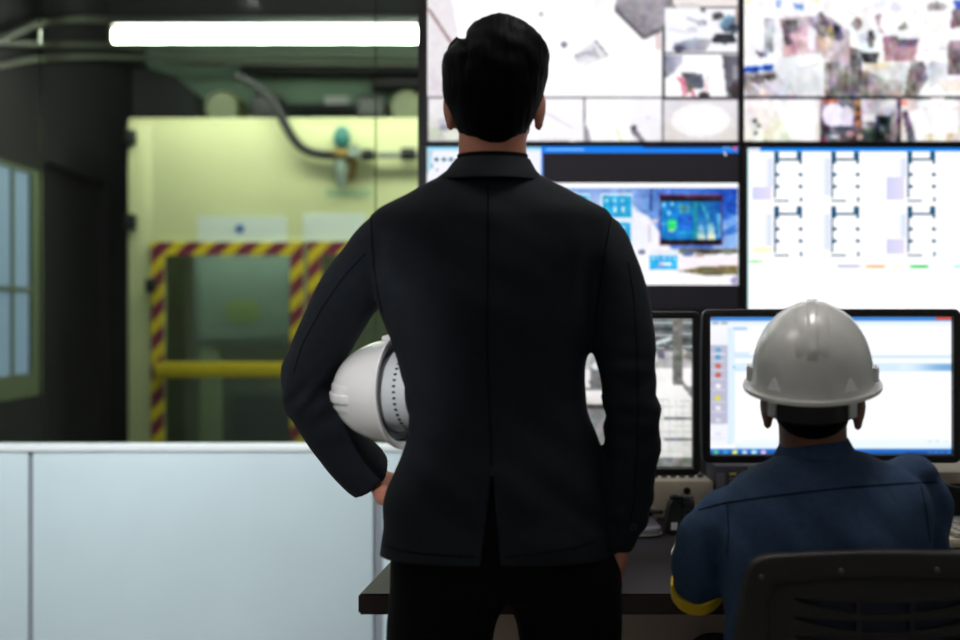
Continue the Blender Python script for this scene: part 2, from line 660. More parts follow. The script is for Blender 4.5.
# ------------------------------------------------------------------ control room ceiling lights (above the frame)
LBL = ['square ceiling light panel above the low white partition',
       'square ceiling light panel above the standing man in the suit',
       'added square light panel, unseen, brightening the hard hat of the seated worker',
       'square ceiling light panel farthest back, behind the camera']
for k, (x, y) in enumerate(((-1.45, 3.2), (-0.9, 2.25), (0.62, 2.50), (0.3, 0.0))):
    t = thing('ceiling_light', LBL[k], 'ceiling light', (x, y, 2.95), 'ceiling light panels of the control room')
    b = MB()
    for sx, sy, wx, wy in ((-.31, 0, .03, .65), (.31, 0, .03, .65), (0, -.31, .65, .03), (0, .31, .65, .03)):
        b.box((x + sx, y + sy, 2.975), (wx, wy, .049), M_white)
    b.build('frame', t)
    b = MB(); b.box((x, y, 2.975), (.59, .59, .01), M_panel2 if k == 2 else M_panel)  # third panel: brighter, added above the seated worker to light his hat
    b.build('diffuser', t)

# added spots, unseen, brightening the low partition and the held hard hat
for k, (x, y, tx, tz, lb) in enumerate(((-1.95, 2.35, -1.25, .35, 'added unseen spotlight nearest the left wall, aimed at the low partition'),
                                     (-1.15, 2.15, -.55, .40, 'added unseen spotlight nearer the standing man, aimed at the low partition'),
                                     (-.75, -.35, -.25, 1.12, 'added unseen spotlight behind the camera, aimed at the held hard hat'))):
    src, tgt = Vector((x, y, 2.78)), Vector((tx, YP if k < 2 else 2.58, tz))
    d = (tgt - src).normalized()
    t = thing('fill_spot', lb, 'fill_spot', src, 'added fill spots of the control room')
    b = MB(); b.tube([src - d * .16, src - d * .15, src - d * .01], [.02, .05, .055], M_white, 24, True); b.build('can', t)
    b = MB(); b.cyl(src - d * .1, (src.x - d.x * .1, src.y - d.y * .1, 3.0), .01, M_white, 10); b.build('stem', t)
    ld = bpy.data.lights.new('spot_lamp', 'SPOT'); ld.energy = SPOT[k]; ld.spot_size = math.radians(58 if k < 2 else 9); ld.spot_blend = .8; ld.shadow_soft_size = .05; ld.color = (.93, .97, 1.0)
    lo = bpy.data.objects.new('spot_lamp', ld); COL.objects.link(lo); lo.location = src + d * .02
    lo.rotation_euler = d.to_track_quat('-Z', 'Y').to_euler()
# ------------------------------------------------------------------ factory: fluorescent lamps
def batten(x0, x1, y, z, m, label):
    t = thing('fluorescent_light', label, 'fluorescent light', ((x0 + x1) / 2, y, z - .05), 'long fluorescent lights in the factory hall')
    b = MB(); b.box(((x0 + x1) / 2, y, z + .075), (x1 - x0, .10, .05), M_steel, None, .008); b.build('housing', t)
    b = MB(); b.tube([(x0 + .02, y, z), (x1 - .02, y, z)], .036, m, 18); b.build('diffuser', t)
    for x in (x0 + .012, x1 - .012):
        b = MB(); b.box((x, y, z + .02), (.024, .10, .13), M_motor, None, .01); b.build('end_cap', t)
    for x in (x0 + .4, x1 - .4):
        b = MB(); b.cyl((x, y, z + .1), (x, y, 3.35), .006, M_darkmetal, 8); b.build('hanger', t)


batten(P(110, 36, 7.5).x, 1.0, 7.5, P(0, 36, 7.5).z, M_tube, 'long glowing fluorescent light above the cream machine')
batten(-1.7, 0.9, 5.7, 3.1, M_filltube, 'added unseen fluorescent fill near the glass partition, above the frame')  # unseen lamp added to fill the machine front evenly

# ------------------------------------------------------------------ factory: machine
YM = 8.0
ml, mr = P(128, 0, YM).x, 0.75
mt = P(0, 118, YM).z
d1l, d1r = P(152, 0, YM).x, P(304.5, 0, YM).x
d2l, d2r = P(308.5, 0, YM).x, P(462, 0, YM).x
dt = P(0, 242, YM).z
db = 0.25
t = thing('machine_cabinet', 'large cream enclosed machine with hazard striped doors behind the glass', 'machine', ((ml + mr) / 2, YM + .7, 0))
b = MB()
b.span(ml, d1l, YM, YM + .06, 0, mt - .031, M_cream, .004)
b.span(d1l, d2r, YM, YM + .06, dt, mt - .031, M_cream)
b.span(d2r, mr, YM, YM + .06, 0, mt - .031, M_cream, .004)
b.span(d1l, d2r, YM, YM + .06, 0, db, M_cream)
b.span(ml, ml + .04, YM + .06, YM + 1.4, 0, mt - .031, M_cream)
b.span(mr - .04, mr, YM + .06, YM + 1.4, 0, mt - .031, M_cream)
b.span(ml, mr, YM, YM + 1.4, mt - .03, mt, M_cream, .008)
b.span(ml, mr, YM + 1.36, YM + 1.4, 0, mt - .031, M_darkmetal)
b.build('cabinet_body', t)
b = MB()
b.span(ml + .04, mr - .04, YM + 1.3, YM + 1.355, 0.02, mt - .05, M_interior)
b.span(ml + .04, ml + .06, YM + .07, YM + 1.3, 0.02, mt - .05, M_interior)
b.span(ml + .06, mr - .06, YM + .3, YM + 1.3, 0.02, 0.22, M_interior)
b.build('dark_interior', t)


def door(xa, xb, tag_lbl, yo):
    # frame of one sliding door, striped tape on its face
    w = .078
    dr = MB()
    for (x0, x1, z0, z1) in ((xa, xa + w, db, dt), (xb - w, xb, db, dt), (xa + w, xb - w, dt - w, dt), (xa + w, xb - w, db, db + w)):
        dr.span(x0, x1, YM - .03 + yo, YM + .002 + yo, z0, z1, M_cream)
    d = dr.build('sliding_door', t)
    d['label'] = tag_lbl
    h = MB()
    for (x0, x1, z0, z1) in ((xa, xa + w, db, dt), (xb - w, xb, db, dt), (xa + w, xb - w, dt - w, dt), (xa + w, xb - w, db, db + w)):
        h.span(x0 + .001, x1 - .001, YM - .034 + yo, YM - .0305 + yo, z0 + .001, z1 - .001, M_hazard)
    h.build('hazard_tape', d)
    g = MB(); g.span(xa + w, xb - w, YM - .02 + yo, YM - .012 + yo, db + w, dt - w, M_dglass); g.build('glass_pane', d)
    bar = MB(); za, zb = P(0, 376.5, YM).z, P(0, 362, YM).z
    bar.span(xa + .03, xb - .02, YM - .075 + yo, YM - .036 + yo, za, zb, M_yellow, .008); bar.build('push_bar', d)


door(d1l, d1r, 'left sliding door with yellow bar', 0)
door(d2l, d2r, 'right sliding door', 0)
for (x, y) in ((132, 138), (132, 222)):
    p = P(x, y, YM)
    b = MB(); b.box((p.x - .005, YM - .02, p.z), (.07, .04, .09), M_rubber, None, .01); b.build('hinge', t)
p = P(153, 286, YM)
b = MB(); b.box((p.x, YM - .05, p.z), (.06, .05, .08), M_rubber, None, .012); b.build('latch', t)
for (x0, x1, y0, y1) in ((198, 287, 216, 242), (303, 366, 213, 241)):
    a, c = P(x0, y0, YM), P(x1, y1, YM)
    b = MB(); b.span(a.x, c.x, YM - .008, YM - .0005, c.z, a.z - .002, M_plate); b.build('sign_plate', t)
p = P(240, 229, YM)
b = MB(); b.cyl((p.x, YM - .012, p.z), (p.x, YM - .008, p.z), .026, M_blue); b.build('round_emblem', t)
a, c = P(326, 189, YM), P(372, 197, YM)
b = MB(); b.span(a.x, c.x, YM - .004, YM - .0005, c.z, a.z, mat('faded_green_label', (178, 205, 160), .6)); b.build('faded_label', t)

b = MB(); b.span(ml + .15, mr - .15, YM + .12, YM + .18, mt - .5, mt - .47, M_innerfill); b.build('added_inner_light', t)  # hidden glowing strip added to brighten the machine interior
# machine interior: panel standing in for the door-glass reflection, and a column
YI = 8.45
t2 = thing('reflection_panel', 'pale panel standing in for a glass reflection inside the cream machine, behind the left door', 'reflection stand-in', (P(243, 0, YI).x, YI + .1, 0.22))
a, c = P(194, 254, YI), P(292, 346, YI)
b = MB(); b.span(a.x, c.x, YI, YI + .12, c.z, a.z, M_casing, .01); b.build('reflection_body', t2)
b = MB(); b.span(a.x + .04, c.x - .03, YI - .006, YI - .0005, c.z + .05, a.z - .06, mat('dim_reflection', (156, 168, 172), .25)); b.build('screen', t2)  # pale tone standing in for the reflection on the door glass
b = MB(); e = P(243, 312, YI); b.ell((e.x, YI - .006, e.z), (.11, .004, .08), mat('olive_reflection', (158, 168, 110), .4)); b.build('reflection_blob', t2)  # greenish spot of the same painted reflection
b = MB(); a2, c2 = P(199, 346, YI), P(219, 500, YI); b.span(a2.x, c2.x, YI + .02, YI + .1, 0.225, c.z + .005, mat('pale_olive_column', (190, 194, 160), .6)); b.build('column', t2)
b = MB(); a2, c2 = P(197, 225, YI), P(292, 246, YI); b.span(a2.x, c2.x, YI + .1, YI + .14, c.z, a2.z, mat('dull_olive_panel', (150, 158, 130), .6)); b.build('back_plate', t2)
YI2 = 8.7
a, c = P(232, 395, YI2), P(330, 470, YI2)
b = MB(); b.span(a.x, c.x, YI2, YI2 + .4, .222, a.z, M_darkmetal, .01); b.span(a.x, c.x + .04, YI2 - .05, YI2, a.z - .12, a.z - .08, M_rubber)
tag(b.build('work_table'), 'dark work table low inside the machine, beside the pale column', 'table')

# air line on the machine front
b = MB()
hp = [P(x, y, YM - .07) for x, y in ((236, 76), (250, 82), (262, 90), (273, 102), (282, 118), (291, 135), (301, 147), (313, 153), (326, 155), (334, 155))]
hp = [Vector(q) for q in smooth_rows([tuple(q) for q in hp], 3)]
b.tube(hp, .026, M_rubber, 12)
tag(b.build('air_hose'), 'black air hose curving down across the front of the cream machine', 'hose')
t = thing('pressure_regulator', 'small regulator with teal knob at the end of the black air hose', 'regulator', P(343, 190, YM - .06))
p = P(342, 138, YM - .07)
b = MB(); b.ell(p, (.05, .045, .07), M_teal); b.build('knob', t)
b = MB(); p = P(343, 155, YM - .07); b.box(p, (.10, .08, .06), M_brass, None, .012); b.build('valve_body', t)
b = MB(); b.tube([P(341, 160, YM - .07), P(341, 176, YM - .07), P(341, 188, YM - .07)], [.038, .036, .02], M_clear); b.build('filter_bowl', t)
b = MB(); b.tube([P(354, 160, YM - .07), P(353, 172, YM - .07), P(349, 180, YM - .07)], [.022, .02, .014], M_brass); b.build('drain_pipe', t)
b = MB(); p = P(355, 152, YM - .07); b.tube([p + Vector((0, -.05, 0)), p + Vector((0, .04, 0))], .036, M_clear); b.build('dial', t)
b = MB()
b.tube([P(360, 155, YM - .07), P(440, 155, YM - .07)], .017, M_steel)
b.tube([P(362, 155, YM - .07), P(374, 155, YM - .07)], .034, M_rubber)
b.tube([P(401, 154, YM - .07), P(416, 154, YM - .07)], .036, M_rubber)
tag(b.build('air_pipe'), 'thin grey pipe with black couplings right of the teal regulator', 'pipe')

# things on and behind the machine
zt = mt + .001
for (x, r, lb) in ((226, .115, 'round olive motor housing on top of the machine, left of the black hose'),
                   (408, .115, 'round olive motor housing on top of the machine, next to the video wall')):
    c = P(x, 118, 8.5)
    tt = thing('motor_housing', lb, 'motor', (c.x, 8.5, zt), 'motor housings on top of the machine')
    b = MB(); b.tube([(c.x, 8.35, zt + r), (c.x, 8.4, zt + r), (c.x, 8.7, zt + r)], [r * .8, r, r], M_motor, 28); b.build('drum', tt)
    b = MB(); b.box((c.x, 8.55, zt + .02), (r * 1.5, .26, .04), M_darkmetal); b.build('foot', tt)
for (x0, x1, y0, lb) in ((249, 280, 92, 'black blower box on top of the machine, under the black hose'),
                         (356, 384, 94, 'black blower box on top of the machine, left of the right motor housing')):
    a, c = P(x0, y0, 8.25), P(x1, 118, 8.25)
    b = MB(); b.span(a.x, c.x, 8.25, 8.6, zt, a.z, M_rubber, .03)
    tag(b.build('blower_box'), lb, 'blower', 'black blower boxes on top of the machine')
for (x, y, w, h, lb) in ((246, 79, 16, 8, 'small pale box fixed to the far wall at the top of the black hose'),
                         (336, 101, 24, 10, 'wide pale box fixed to the far wall above the teal regulator'),
                         (379, 83, 12, 9, 'small pale box fixed to the far wall near the video wall')):
    yy = 9.93
    a, c = P(x - w / 2, y - h / 2, yy), P(x + w / 2, y + h / 2, yy)
    b = MB(); b.span(a.x, c.x, yy, YF, c.z, a.z, M_whitelbl, .01)
    tag(b.build('junction_box'), lb, 'junction box', 'pale boxes on the far factory wall')
for (x0, x1, y, r, yy, lb) in ((240, 560, 70, .035, 9.8, 'long dark pipe along the far wall just under the glowing light'),
                               (372, 560, 82, .075, 9.7, 'thick black pipe along the far wall beside the video wall'),
                               (190, 560, 62, .02, 9.85, 'thin dark pipe on the far wall, right below the glowing light'),
                               (275, 560, 108, .03, 9.8, 'dark pipe on the far wall just above the machine top')):
    b = MB(); b.tube([P(x0, y, yy), P(x1, y, yy)], r, M_rubber, 12)
    for q in range(x0 + 30, 561, 110):
        c = P(q, y, yy); b.box((c.x, (yy + YF) / 2, c.z), (.03, YF - yy, .03), M_darkmetal)
    tag(b.build('wall_pipe'), lb, 'pipe', 'dark pipes on the far factory wall')
# dark duct at the upper left
b = MB()
rows = [(132, 66, 0), (150, 68, 0), (175, 76, 0), (192, 90, 0), (200, 118, 0)]
pts = [P(x, y, 9.5) for x, y, _ in rows] + [P(200, 190, 9.5), P(132, 190, 9.5)]
b.prism(pts, (0, .42, 0), M_darkmetal)
tag(b.build('ventilation_duct'), 'dark ventilation duct on the far wall, left of the machine', 'duct')
# ceiling pipes and beams
def along(x):
    return min(2.38 * F / (480 - x) - .30, 8.9) if x < 150 else 8.9


for (pp, r, lb) in (([(-24, 50), (0, 40), (22, 30), (40, 23), (75, 19), (112, 20), (160, 21), (300, 20), (500, 20)], .020, 'thin pale conduit bending up from the left and running behind the glowing light'),
                    ([(-24, 42), (40, 44), (120, 46), (200, 52), (380, 54), (500, 54)], .016, 'thin straight conduit under the factory ceiling, just below the glowing light'),
                    ([(-24, 70), (0, 66), (30, 60), (80, 57), (150, 58), (220, 62), (500, 64)], .016, 'lowest thin conduit at upper left, above the dark duct')):
    b = MB(); b.tube([Vector(q) for q in smooth_rows([tuple(P(x, y, along(x))) for x, y in pp], 4)], r, M_beam, 10)
    tag(b.build('conduit'), lb, 'conduit', 'conduits under the factory ceiling')
for k, yy in enumerate((6.2, 9.0, 9.6)):
    bb = MB(); bb.span(XL, XR, yy - .07, yy + .07, 3.2, 3.35, M_facdark); struct(bb.build('trim_%d' % (6 + k)))

# ------------------------------------------------------------------ video wall
YV = 4.38


def display(name_lbl, x0, x1, y0, y1, fl, fr, ft, fb, paint):
    """x0..y1: lit picture in photo pixels on the wall plane; f*: frame widths in pixels"""
    a, c = P(x0 - fl, y0 - ft, YV), P(x1 + fr, y1 + fb, YV)
    t = thing('video_wall_display', name_lbl, 'display', ((a.x + c.x) / 2, YV, c.z), 'large displays of the video wall')
    b = MB()
    b.span(a.x + .0005, c.x - .0005, YV + .004, YV + .09, c.z + .0005, a.z - .0005, M_wallbezel)
    i, j = P(x0, y0, YV), P(x1, y1, YV)
    for (u0, u1, w0, w1) in ((a.x, i.x, c.z, a.z), (j.x, c.x, c.z, a.z), (i.x, j.x, i.z, a.z), (i.x, j.x, c.z, j.z)):
        b.span(u0 + .0003, u1 - .0003, YV - .012, YV + .004, w0 + .0003, w1 - .0003, M_wallbezel)
    b.build('frame', t)
    s = Screen(YV + .003)
    paint(s)
    s.build('screen', t)


W_ = (253, 252, 253)


def paint_tl(s):
    s.rect(427, -37, 738, 142, (24, 20, 26))
    s.begin_raster(427.5, -37, 738.5, 142, 1.35)
    s.rect(427, -38, 739, 143, (44, 40, 48))
    s.rect(427, -38, 662, 97.5, W_)
    s.poly([(428, -37), (445, -37), (470, 97), (428, 97)], [(225, 218, 222), (240, 235, 240), W_, (215, 208, 214)])
    s.line(428, 8, 452, 44, 2.5, (150, 120, 118))
    s.rect(428, 82, 445, 97, (222, 214, 222))
    s.poly([(598, -10), (618, -10), (585, 45), (575, 52)], [(232, 230, 244), W_, W_, (238, 238, 248)])
    s.poly([(618, -8), (640, -37), (690, -20), (661, 30), (643, 39), (614, 11)], [(172, 168, 178), (180, 176, 186), (176, 172, 180), (160, 155, 165), (120, 115, 125), (120, 112, 122)])
    s.poly([(614, 10), (616, 8), (645, 36), (643, 40)], (92, 86, 98))
    s.poly([(643, 40), (643, 36), (661, 27), (661, 32)], (96, 90, 100))
    for k, (x, y) in enumerate(((624, 9), (632, 17), (640, 25))):
        s.line(x, y, x + 5, y + 5, 2, (120, 118, 128))
    s.rect(655, 34, 661, 50, (225, 205, 205))
    s.poly([(574, 56), (595, 40), (608, 56), (580, 68)], [(190, 190, 200), (226, 226, 232), (228, 228, 232), W_])
    s.line(595, 40, 608, 56, 1.6, (130, 128, 140))
    s.line(574, 56, 590, 52, 2.2, (150, 150, 160))
    s.poly([(588, 56), (594, 46), (600, 58)], (176, 176, 186))
    s.line(580, 68, 608, 56, .9, (214, 210, 206))
    s.ell(564, 44.5, 3, 3.4, (112, 112, 134))
    s.ell(541, 14, 2.5, 2.5, (170, 170, 185))
    # small tiles in the lower row
    s.rect(428, 98.5, 472, 142, (238, 234, 238), (206, 206, 200))
    s.ell(436, 133, 7, 6, (196, 204, 184)); s.ell(445, 122, 8, 4, (196, 190, 206)); s.ell(452, 136, 7, 5, (222, 226, 210))
    s.ell(444, 128, 5, 3, (150, 148, 165))
    s.rect(473, 98.5, 584, 142, (250, 248, 252), (244, 242, 246))
    s.line(541, 110, 572, 128, 2.2, (222, 218, 228)); s.line(541, 138, 575, 141, 3, (232, 228, 232))
    s.rect(585, 98.5, 631, 142, (251, 250, 252))
    s.poly([(584, 122), (589, 132), (591, 142), (584, 142)], (150, 146, 160))
    s.line(616, 128, 622, 142, 2, (226, 232, 178))
    s.rect(631, 98.5, 662, 142, (246, 244, 250), (238, 236, 240))
    s.poly([(630, 126), (637, 130), (646, 142), (640, 142), (632, 134)], (120, 116, 126))
    s.ell(634, 128, 3, 3, (70, 66, 78)); s.ell(648, 118, 2.5, 2, (224, 224, 234))
    s.rect(664, 99.5, 738, 142, (226, 222, 230), (222, 216, 212))
    s.ell(701, 120, 30, 17, (246, 244, 246)); s.ell(703, 120, 20, 12, W_)
    # right column
    s.rect(665, -37, 738, 6.5, (238, 228, 226)); s.poly([(665, -5), (672, -5), (674, 6.5), (665, 6.5)], (130, 125, 134)); s.ell(688, 6, 14, 3, (214, 208, 206))
    s.rect(665, 8.5, 738, 53, (244, 244, 248))
    s.poly([(674, 44), (694, 38), (712, 40), (705, 51), (676, 52)], [(130, 140, 170), (176, 186, 206), (186, 180, 190), (150, 144, 154), (92, 94, 120)])
    s.ell(679, 49, 6, 3, (76, 78, 100))
    s.poly([(716, 33), (733, 34), (737, 42), (725, 44), (710, 42)], (42, 42, 52))
    s.poly([(718, 24), (728, 14), (738, 18), (737, 34), (724, 32)], [(150, 190, 215), (120, 165, 195), (90, 120, 145), (50, 58, 74), (70, 90, 112)])
    s.ell(718, 16, 6, 4, (96, 88, 104)); s.ell(702, 23, 5, 3, (120, 120, 140)); s.line(686, 18, 704, 24, 3, (188, 190, 205))
    s.line(712, 20, 722, 14, 2, (60, 58, 66)); s.ell(703, 10, 3, 2, (90, 80, 90)); s.ell(692, 30, 6, 3, (214, 212, 226))
    s.line(668, 29, 690, 33, 3, (228, 226, 238)); s.ell(732, 27, 4, 3, (40, 42, 54)); s.rect(735, 10, 738, 24, (196, 172, 168))
    s.rect(665, 54.5, 738, 97, W_)
    s.poly([(665, 55), (683, 55), (683, 62), (672, 74), (665, 78)], [(120, 124, 150), (180, 180, 200), (200, 200, 214), (160, 160, 178), (90, 90, 112)])
    s.poly([(681, 72), (703, 74), (704, 88), (688, 90)], [(60, 56, 68), (100, 100, 118), (80, 82, 100), (110, 108, 124)])
    s.poly([(679, 76), (685, 78), (688, 94), (683, 97)], (216, 140, 160))
    s.line(677, 78, 686, 84, 2.5, (200, 90, 120)); s.line(708, 76, 706, 96, 2, (236, 196, 204)); s.line(692, 90, 694, 97, 3, (196, 96, 120))
    s.ell(704, 95, 6, 3, (66, 54, 66)); s.poly([(687, 86), (691, 82), (693, 88), (688, 94)], (86, 92, 76))
    s.poly([(722, 55), (738, 55), (738, 97), (727, 97)], [(92, 90, 104), (120, 118, 130), (66, 62, 70), (110, 106, 116)])
    s.rect(733, 66, 738, 80, (150, 146, 158)); s.ell(734, 90, 4, 7, (52, 40, 44))
    s.end_raster(.8, 11, 4.5, 3)


def paint_tr(s):
    s.rect(743, -37, 1055, 142, (26, 22, 28))
    s.begin_raster(744, -37, 1055, 142, 1.5)
    s.rect(743, -38, 1063, 143, (40, 36, 44))
    s.rect(744, -37, 1063, 96.5, (252, 251, 253))
    z = lambda pts: [(740 + x / 6.4, y / 6.4) for x, y in pts]
    z2 = lambda pts: [(850 + x / 6.4, y / 6.4) for x, y in pts]
    # floor / far wall colours
    s.poly(z([(270, 110), (560, 100), (700, 200), (700, 400), (270, 360)]), [(214, 204, 212), (190, 180, 190), (190, 180, 188), (196, 176, 182), (214, 190, 196)])
    s.poly(z([(290, 180), (430, 160), (450, 330), (290, 350)]), [(206, 178, 186), (204, 172, 182), (212, 176, 186), (216, 172, 182)])
    s.poly(z2([(210, 230), (440, 230), (420, 400), (220, 390)]), [(150, 112, 128), (178, 140, 152), (188, 142, 152), (190, 146, 156)])
    # machine frames on the left
    s.poly(z([(110, 110), (220, 110), (215, 340), (150, 340)]), [(190, 192, 206), (176, 176, 190), (140, 136, 146), (196, 198, 208)])
    s.poly(z([(70, 110), (150, 100), (160, 320), (60, 330)]), (248, 248, 252))
    s.poly(z([(230, 100), (275, 110), (275, 330), (225, 330)]), (246, 246, 252))
    s.poly(z([(255, 125), (370, 125), (360, 210), (310, 220), (345, 280), (290, 290)]), [(100, 90, 98), (92, 84, 92), (104, 96, 104), (120, 110, 120), (110, 104, 112), (96, 88, 96)])
    s.poly(z([(450, 120), (520, 70), (560, 130), (590, 180), (660, 220), (650, 265), (560, 250), (480, 210)]), [(180, 180, 205), (110, 104, 125), (86, 80, 98), (150, 130, 110), (80, 78, 110), (90, 88, 110), (120, 112, 110), (130, 122, 134)])
    s.poly(z([(600, 150), (640, 170), (665, 250), (630, 265), (600, 200)]), (84, 82, 112))
    s.poly(z([(430, 160), (490, 190), (480, 320), (440, 320)]), (240, 238, 246))
    s.ell(740 + 575 / 6.4, 190 / 6.4, 3, 4, (206, 176, 130))
    s.poly(z([(490, 230), (590, 250), (560, 340), (500, 320)]), (206, 186, 176))
    s.poly(z([(225, 0), (270, 0), (260, 50), (235, 45)]), (150, 176, 240)); s.poly(z([(340, 20), (410, 30), (400, 65), (350, 55)]), (110, 170, 235))
    s.poly(z([(30, 0), (80, 0), (70, 20), (30, 30)]), (250, 236, 180)); s.poly(z([(430, 0), (520, 0), (500, 15)]), (244, 232, 160))
    # conveyor and blue strip
    s.poly(z([(100, 330), (170, 335), (180, 365), (130, 370)]), (130, 128, 140))
    s.poly(z([(15, 470), (240, 450), (330, 612), (15, 612)]), [(150, 144, 148), (190, 186, 196), (226, 224, 232), (196, 190, 194)])
    s.poly(z([(60, 490), (220, 470), (240, 500), (110, 540), (70, 530)]), (84, 76, 80))
    s.poly(z([(15, 430), (215, 412), (215, 445), (15, 468)]), (18, 84, 196))
    s.line(752, 83, 764, 94, 3, (226, 222, 236)); s.line(764, 80, 780, 93, 3.4, (214, 216, 236)); s.ell(763, 92, 3.5, 3, (250, 226, 216)); s.ell(792, 85, 3, 3, (236, 226, 232))
    # white counter
    s.poly(z([(230, 370), (520, 340), (540, 380), (540, 600), (340, 612), (230, 460)]), [(236, 242, 246), (240, 242, 246), W_, (226, 226, 230), (216, 216, 222), (236, 236, 240)])
    s.ell(740 + 450 / 6.4, 408 / 6.4, 13, 4.5, (252, 252, 253)); s.line(800, 68, 820, 64, 1.4, (200, 206, 212))
    # dark cupboards
    s.poly(z([(540, 390), (704, 400), (704, 612), (545, 612)]), [(150, 142, 146), (176, 172, 178), (120, 114, 112), (132, 124, 122)])
    s.line(829, 64, 832, 95, 2.5, (96, 88, 90)); s.line(846, 66, 847, 95, 2, (104, 96, 98))
    s.poly(z2([(0, 440), (360, 480), (330, 612), (0, 612)]), [(156, 150, 154), (200, 198, 202), (182, 172, 164), (112, 104, 102)])
    for x in (858, 866, 876, 886):
        s.line(x, 76, x + 1, 95, 2, (130, 118, 112) if x < 870 else (166, 152, 142))
    s.poly(z2([(0, 300), (80, 320), (70, 600), (10, 600)]), (100, 92, 96))
    s.poly(z2([(80, 440), (230, 400), (380, 410), (360, 520), (200, 500)]), [(220, 220, 224), (230, 228, 230), (214, 216, 220), (226, 230, 236), (214, 214, 218)])
    s.ell(878, 66, 13, 4, (232, 220, 196))
    # workers in white
    s.poly(z2([(60, 220), (190, 180), (210, 300), (80, 330)]), [(226, 232, 244), (240, 242, 250), (222, 226, 240), (214, 226, 236)])
    s.poly(z2([(60, 340), (190, 340), (170, 400), (90, 400)]), (66, 56, 60)); s.ell(857, 24, 5, 7, (150, 128, 132)); s.ell(871, 39, 4, 9, (98, 88, 100))
    s.poly(z2([(160, 100), (200, 80), (230, 210), (190, 210)]), (160, 140, 146))
    s.poly(z2([(160, 240), (220, 220), (200, 330), (150, 330)]), (246, 248, 252))
    s.ell(850 + 250 / 6.4, 145 / 6.4, 9.5, 11, (253, 253, 254)); s.poly(z2([(300, 190), (350, 130), (380, 190), (320, 240)]), (140, 130, 140))
    s.poly(z2([(290, 240), (440, 250), (420, 300), (300, 300)]), (110, 96, 108))
    s.poly(z2([(310, 190), (440, 180), (440, 250), (310, 250)]), (250, 250, 253))
    s.ell(937, 7, 10, 5, (176, 164, 168))
    s.poly(z2([(400, 150), (480, 70), (600, 70), (660, 160), (620, 320), (460, 310), (440, 210)]), W_)
    s.poly(z2([(440, 320), (600, 320), (610, 380), (410, 370)]), W_)
    s.line(921, 50, 948, 49, 1.2, (206, 206, 220))
    s.poly(z2([(390, 390), (480, 400), (500, 500), (430, 612), (340, 612), (370, 480)]), [(190, 196, 200), (130, 124, 126), (150, 142, 148), (150, 140, 142), (120, 108, 110), (132, 120, 122)])
    s.poly(z2([(500, 400), (620, 390), (620, 520), (510, 560)]), [(190, 186, 196), (226, 226, 236), (236, 236, 242), (226, 228, 232)])
    s.poly(z2([(630, 260), (900, 260), (900, 480), (620, 480)]), [(150, 130, 140), (140, 120, 126), (150, 140, 146), (98, 88, 96)])
    s.poly(z2([(630, 310), (900, 340), (900, 370), (630, 340)]), (120, 110, 120))
    s.poly(z2([(660, 60), (900, 60), (900, 180), (640, 180)]), [(150, 130, 140), (130, 110, 116), (160, 140, 146), (120, 104, 114)])
    s.poly(z2([(650, 180), (720, 170), (720, 260), (650, 260)]), (248, 248, 252))
    s.poly(z2([(660, 0), (900, 0), (900, 40), (680, 60)]), (86, 112, 200))
    s.poly(z2([(560, 520), (900, 480), (900, 580), (600, 590)]), (240, 232, 222))
    s.ell(880, 5, 8, 6, (240, 240, 250)); s.line(850, 14, 880, 4, 3, (232, 230, 240)); s.ell(896, 8, 7, 5, (236, 232, 244))
    # lower tiles
    s.rect(744, 99, 819.5, 141.5, (246, 238, 236), (240, 236, 230))
    s.poly([(770, 121), (790, 120), (790, 141.5), (760, 141.5)], [(232, 232, 216), (236, 238, 220), (222, 228, 206), (226, 228, 196)])
    s.poly([(772, 99), (815, 99), (815, 141), (792, 141)], W_); s.ell(755, 121, 2, 2.2, (80, 80, 96)); s.ell(759, 126, 2, 2.4, (90, 96, 106)); s.ell(756, 133, 2.3, 2, (84, 84, 96)); s.ell(753, 110, 6, 4, (234, 224, 228))
    s.rect(820.5, 99, 898, 141.5, (150, 132, 150), (62, 60, 68))
    s.ell(834, 115, 12, 12, (244, 238, 254)); s.ell(847, 118, 6, 13, (226, 214, 236)); s.rect(821, 99, 840, 104, (206, 130, 120))
    s.rect(821, 126, 856, 141.5, (46, 46, 54), (58, 50, 56)); s.rect(821, 138, 828, 141.5, (150, 50, 70)); s.ell(834, 137, 4, 2, (180, 170, 180))
    for k in range(6):
        s.ell(858 + (k % 2) * 2.5, 103 + k * 5, 3, 2.6, (214, 150, 84) if k % 2 == 0 else (150, 96, 78))
    s.rect(861, 99, 896, 122, (226, 218, 226), (150, 140, 150)); s.rect(862, 114, 876, 121, (232, 222, 228)); s.rect(876, 115, 890, 141.5, (38, 42, 50)); s.rect(890, 112, 897, 141.5, (140, 136, 142))
    s.rect(860, 128, 876, 141.5, (44, 62, 58)); s.ell(850, 134, 4, 4, (180, 150, 146)); s.ell(864, 125, 3, 3, (170, 160, 180)); s.ell(860, 137, 3, 3, (200, 170, 150))
    s.rect(900.5, 99, 1063, 141.5, (226, 216, 214), (236, 228, 220))
    s.ell(904, 103, 3.5, 2.5, (200, 110, 100)); s.ell(938, 104, 22, 6, W_); s.poly([(920, 110), (958, 110), (958, 132), (925, 134)], W_)
    s.poly([(908, 112), (922, 108), (924, 141), (916, 141)], (252, 252, 254))
    s.poly([(902, 112), (907, 110), (917, 141.5), (908, 141.5)], (84, 80, 90)); s.poly([(926, 133), (954, 133), (950, 141.5), (928, 141.5)], (206, 190, 150)); s.rect(932, 132, 946, 141.5, (250, 246, 240))
    s.end_raster(.9, 36, 5.5, 8, .22, 1.5)


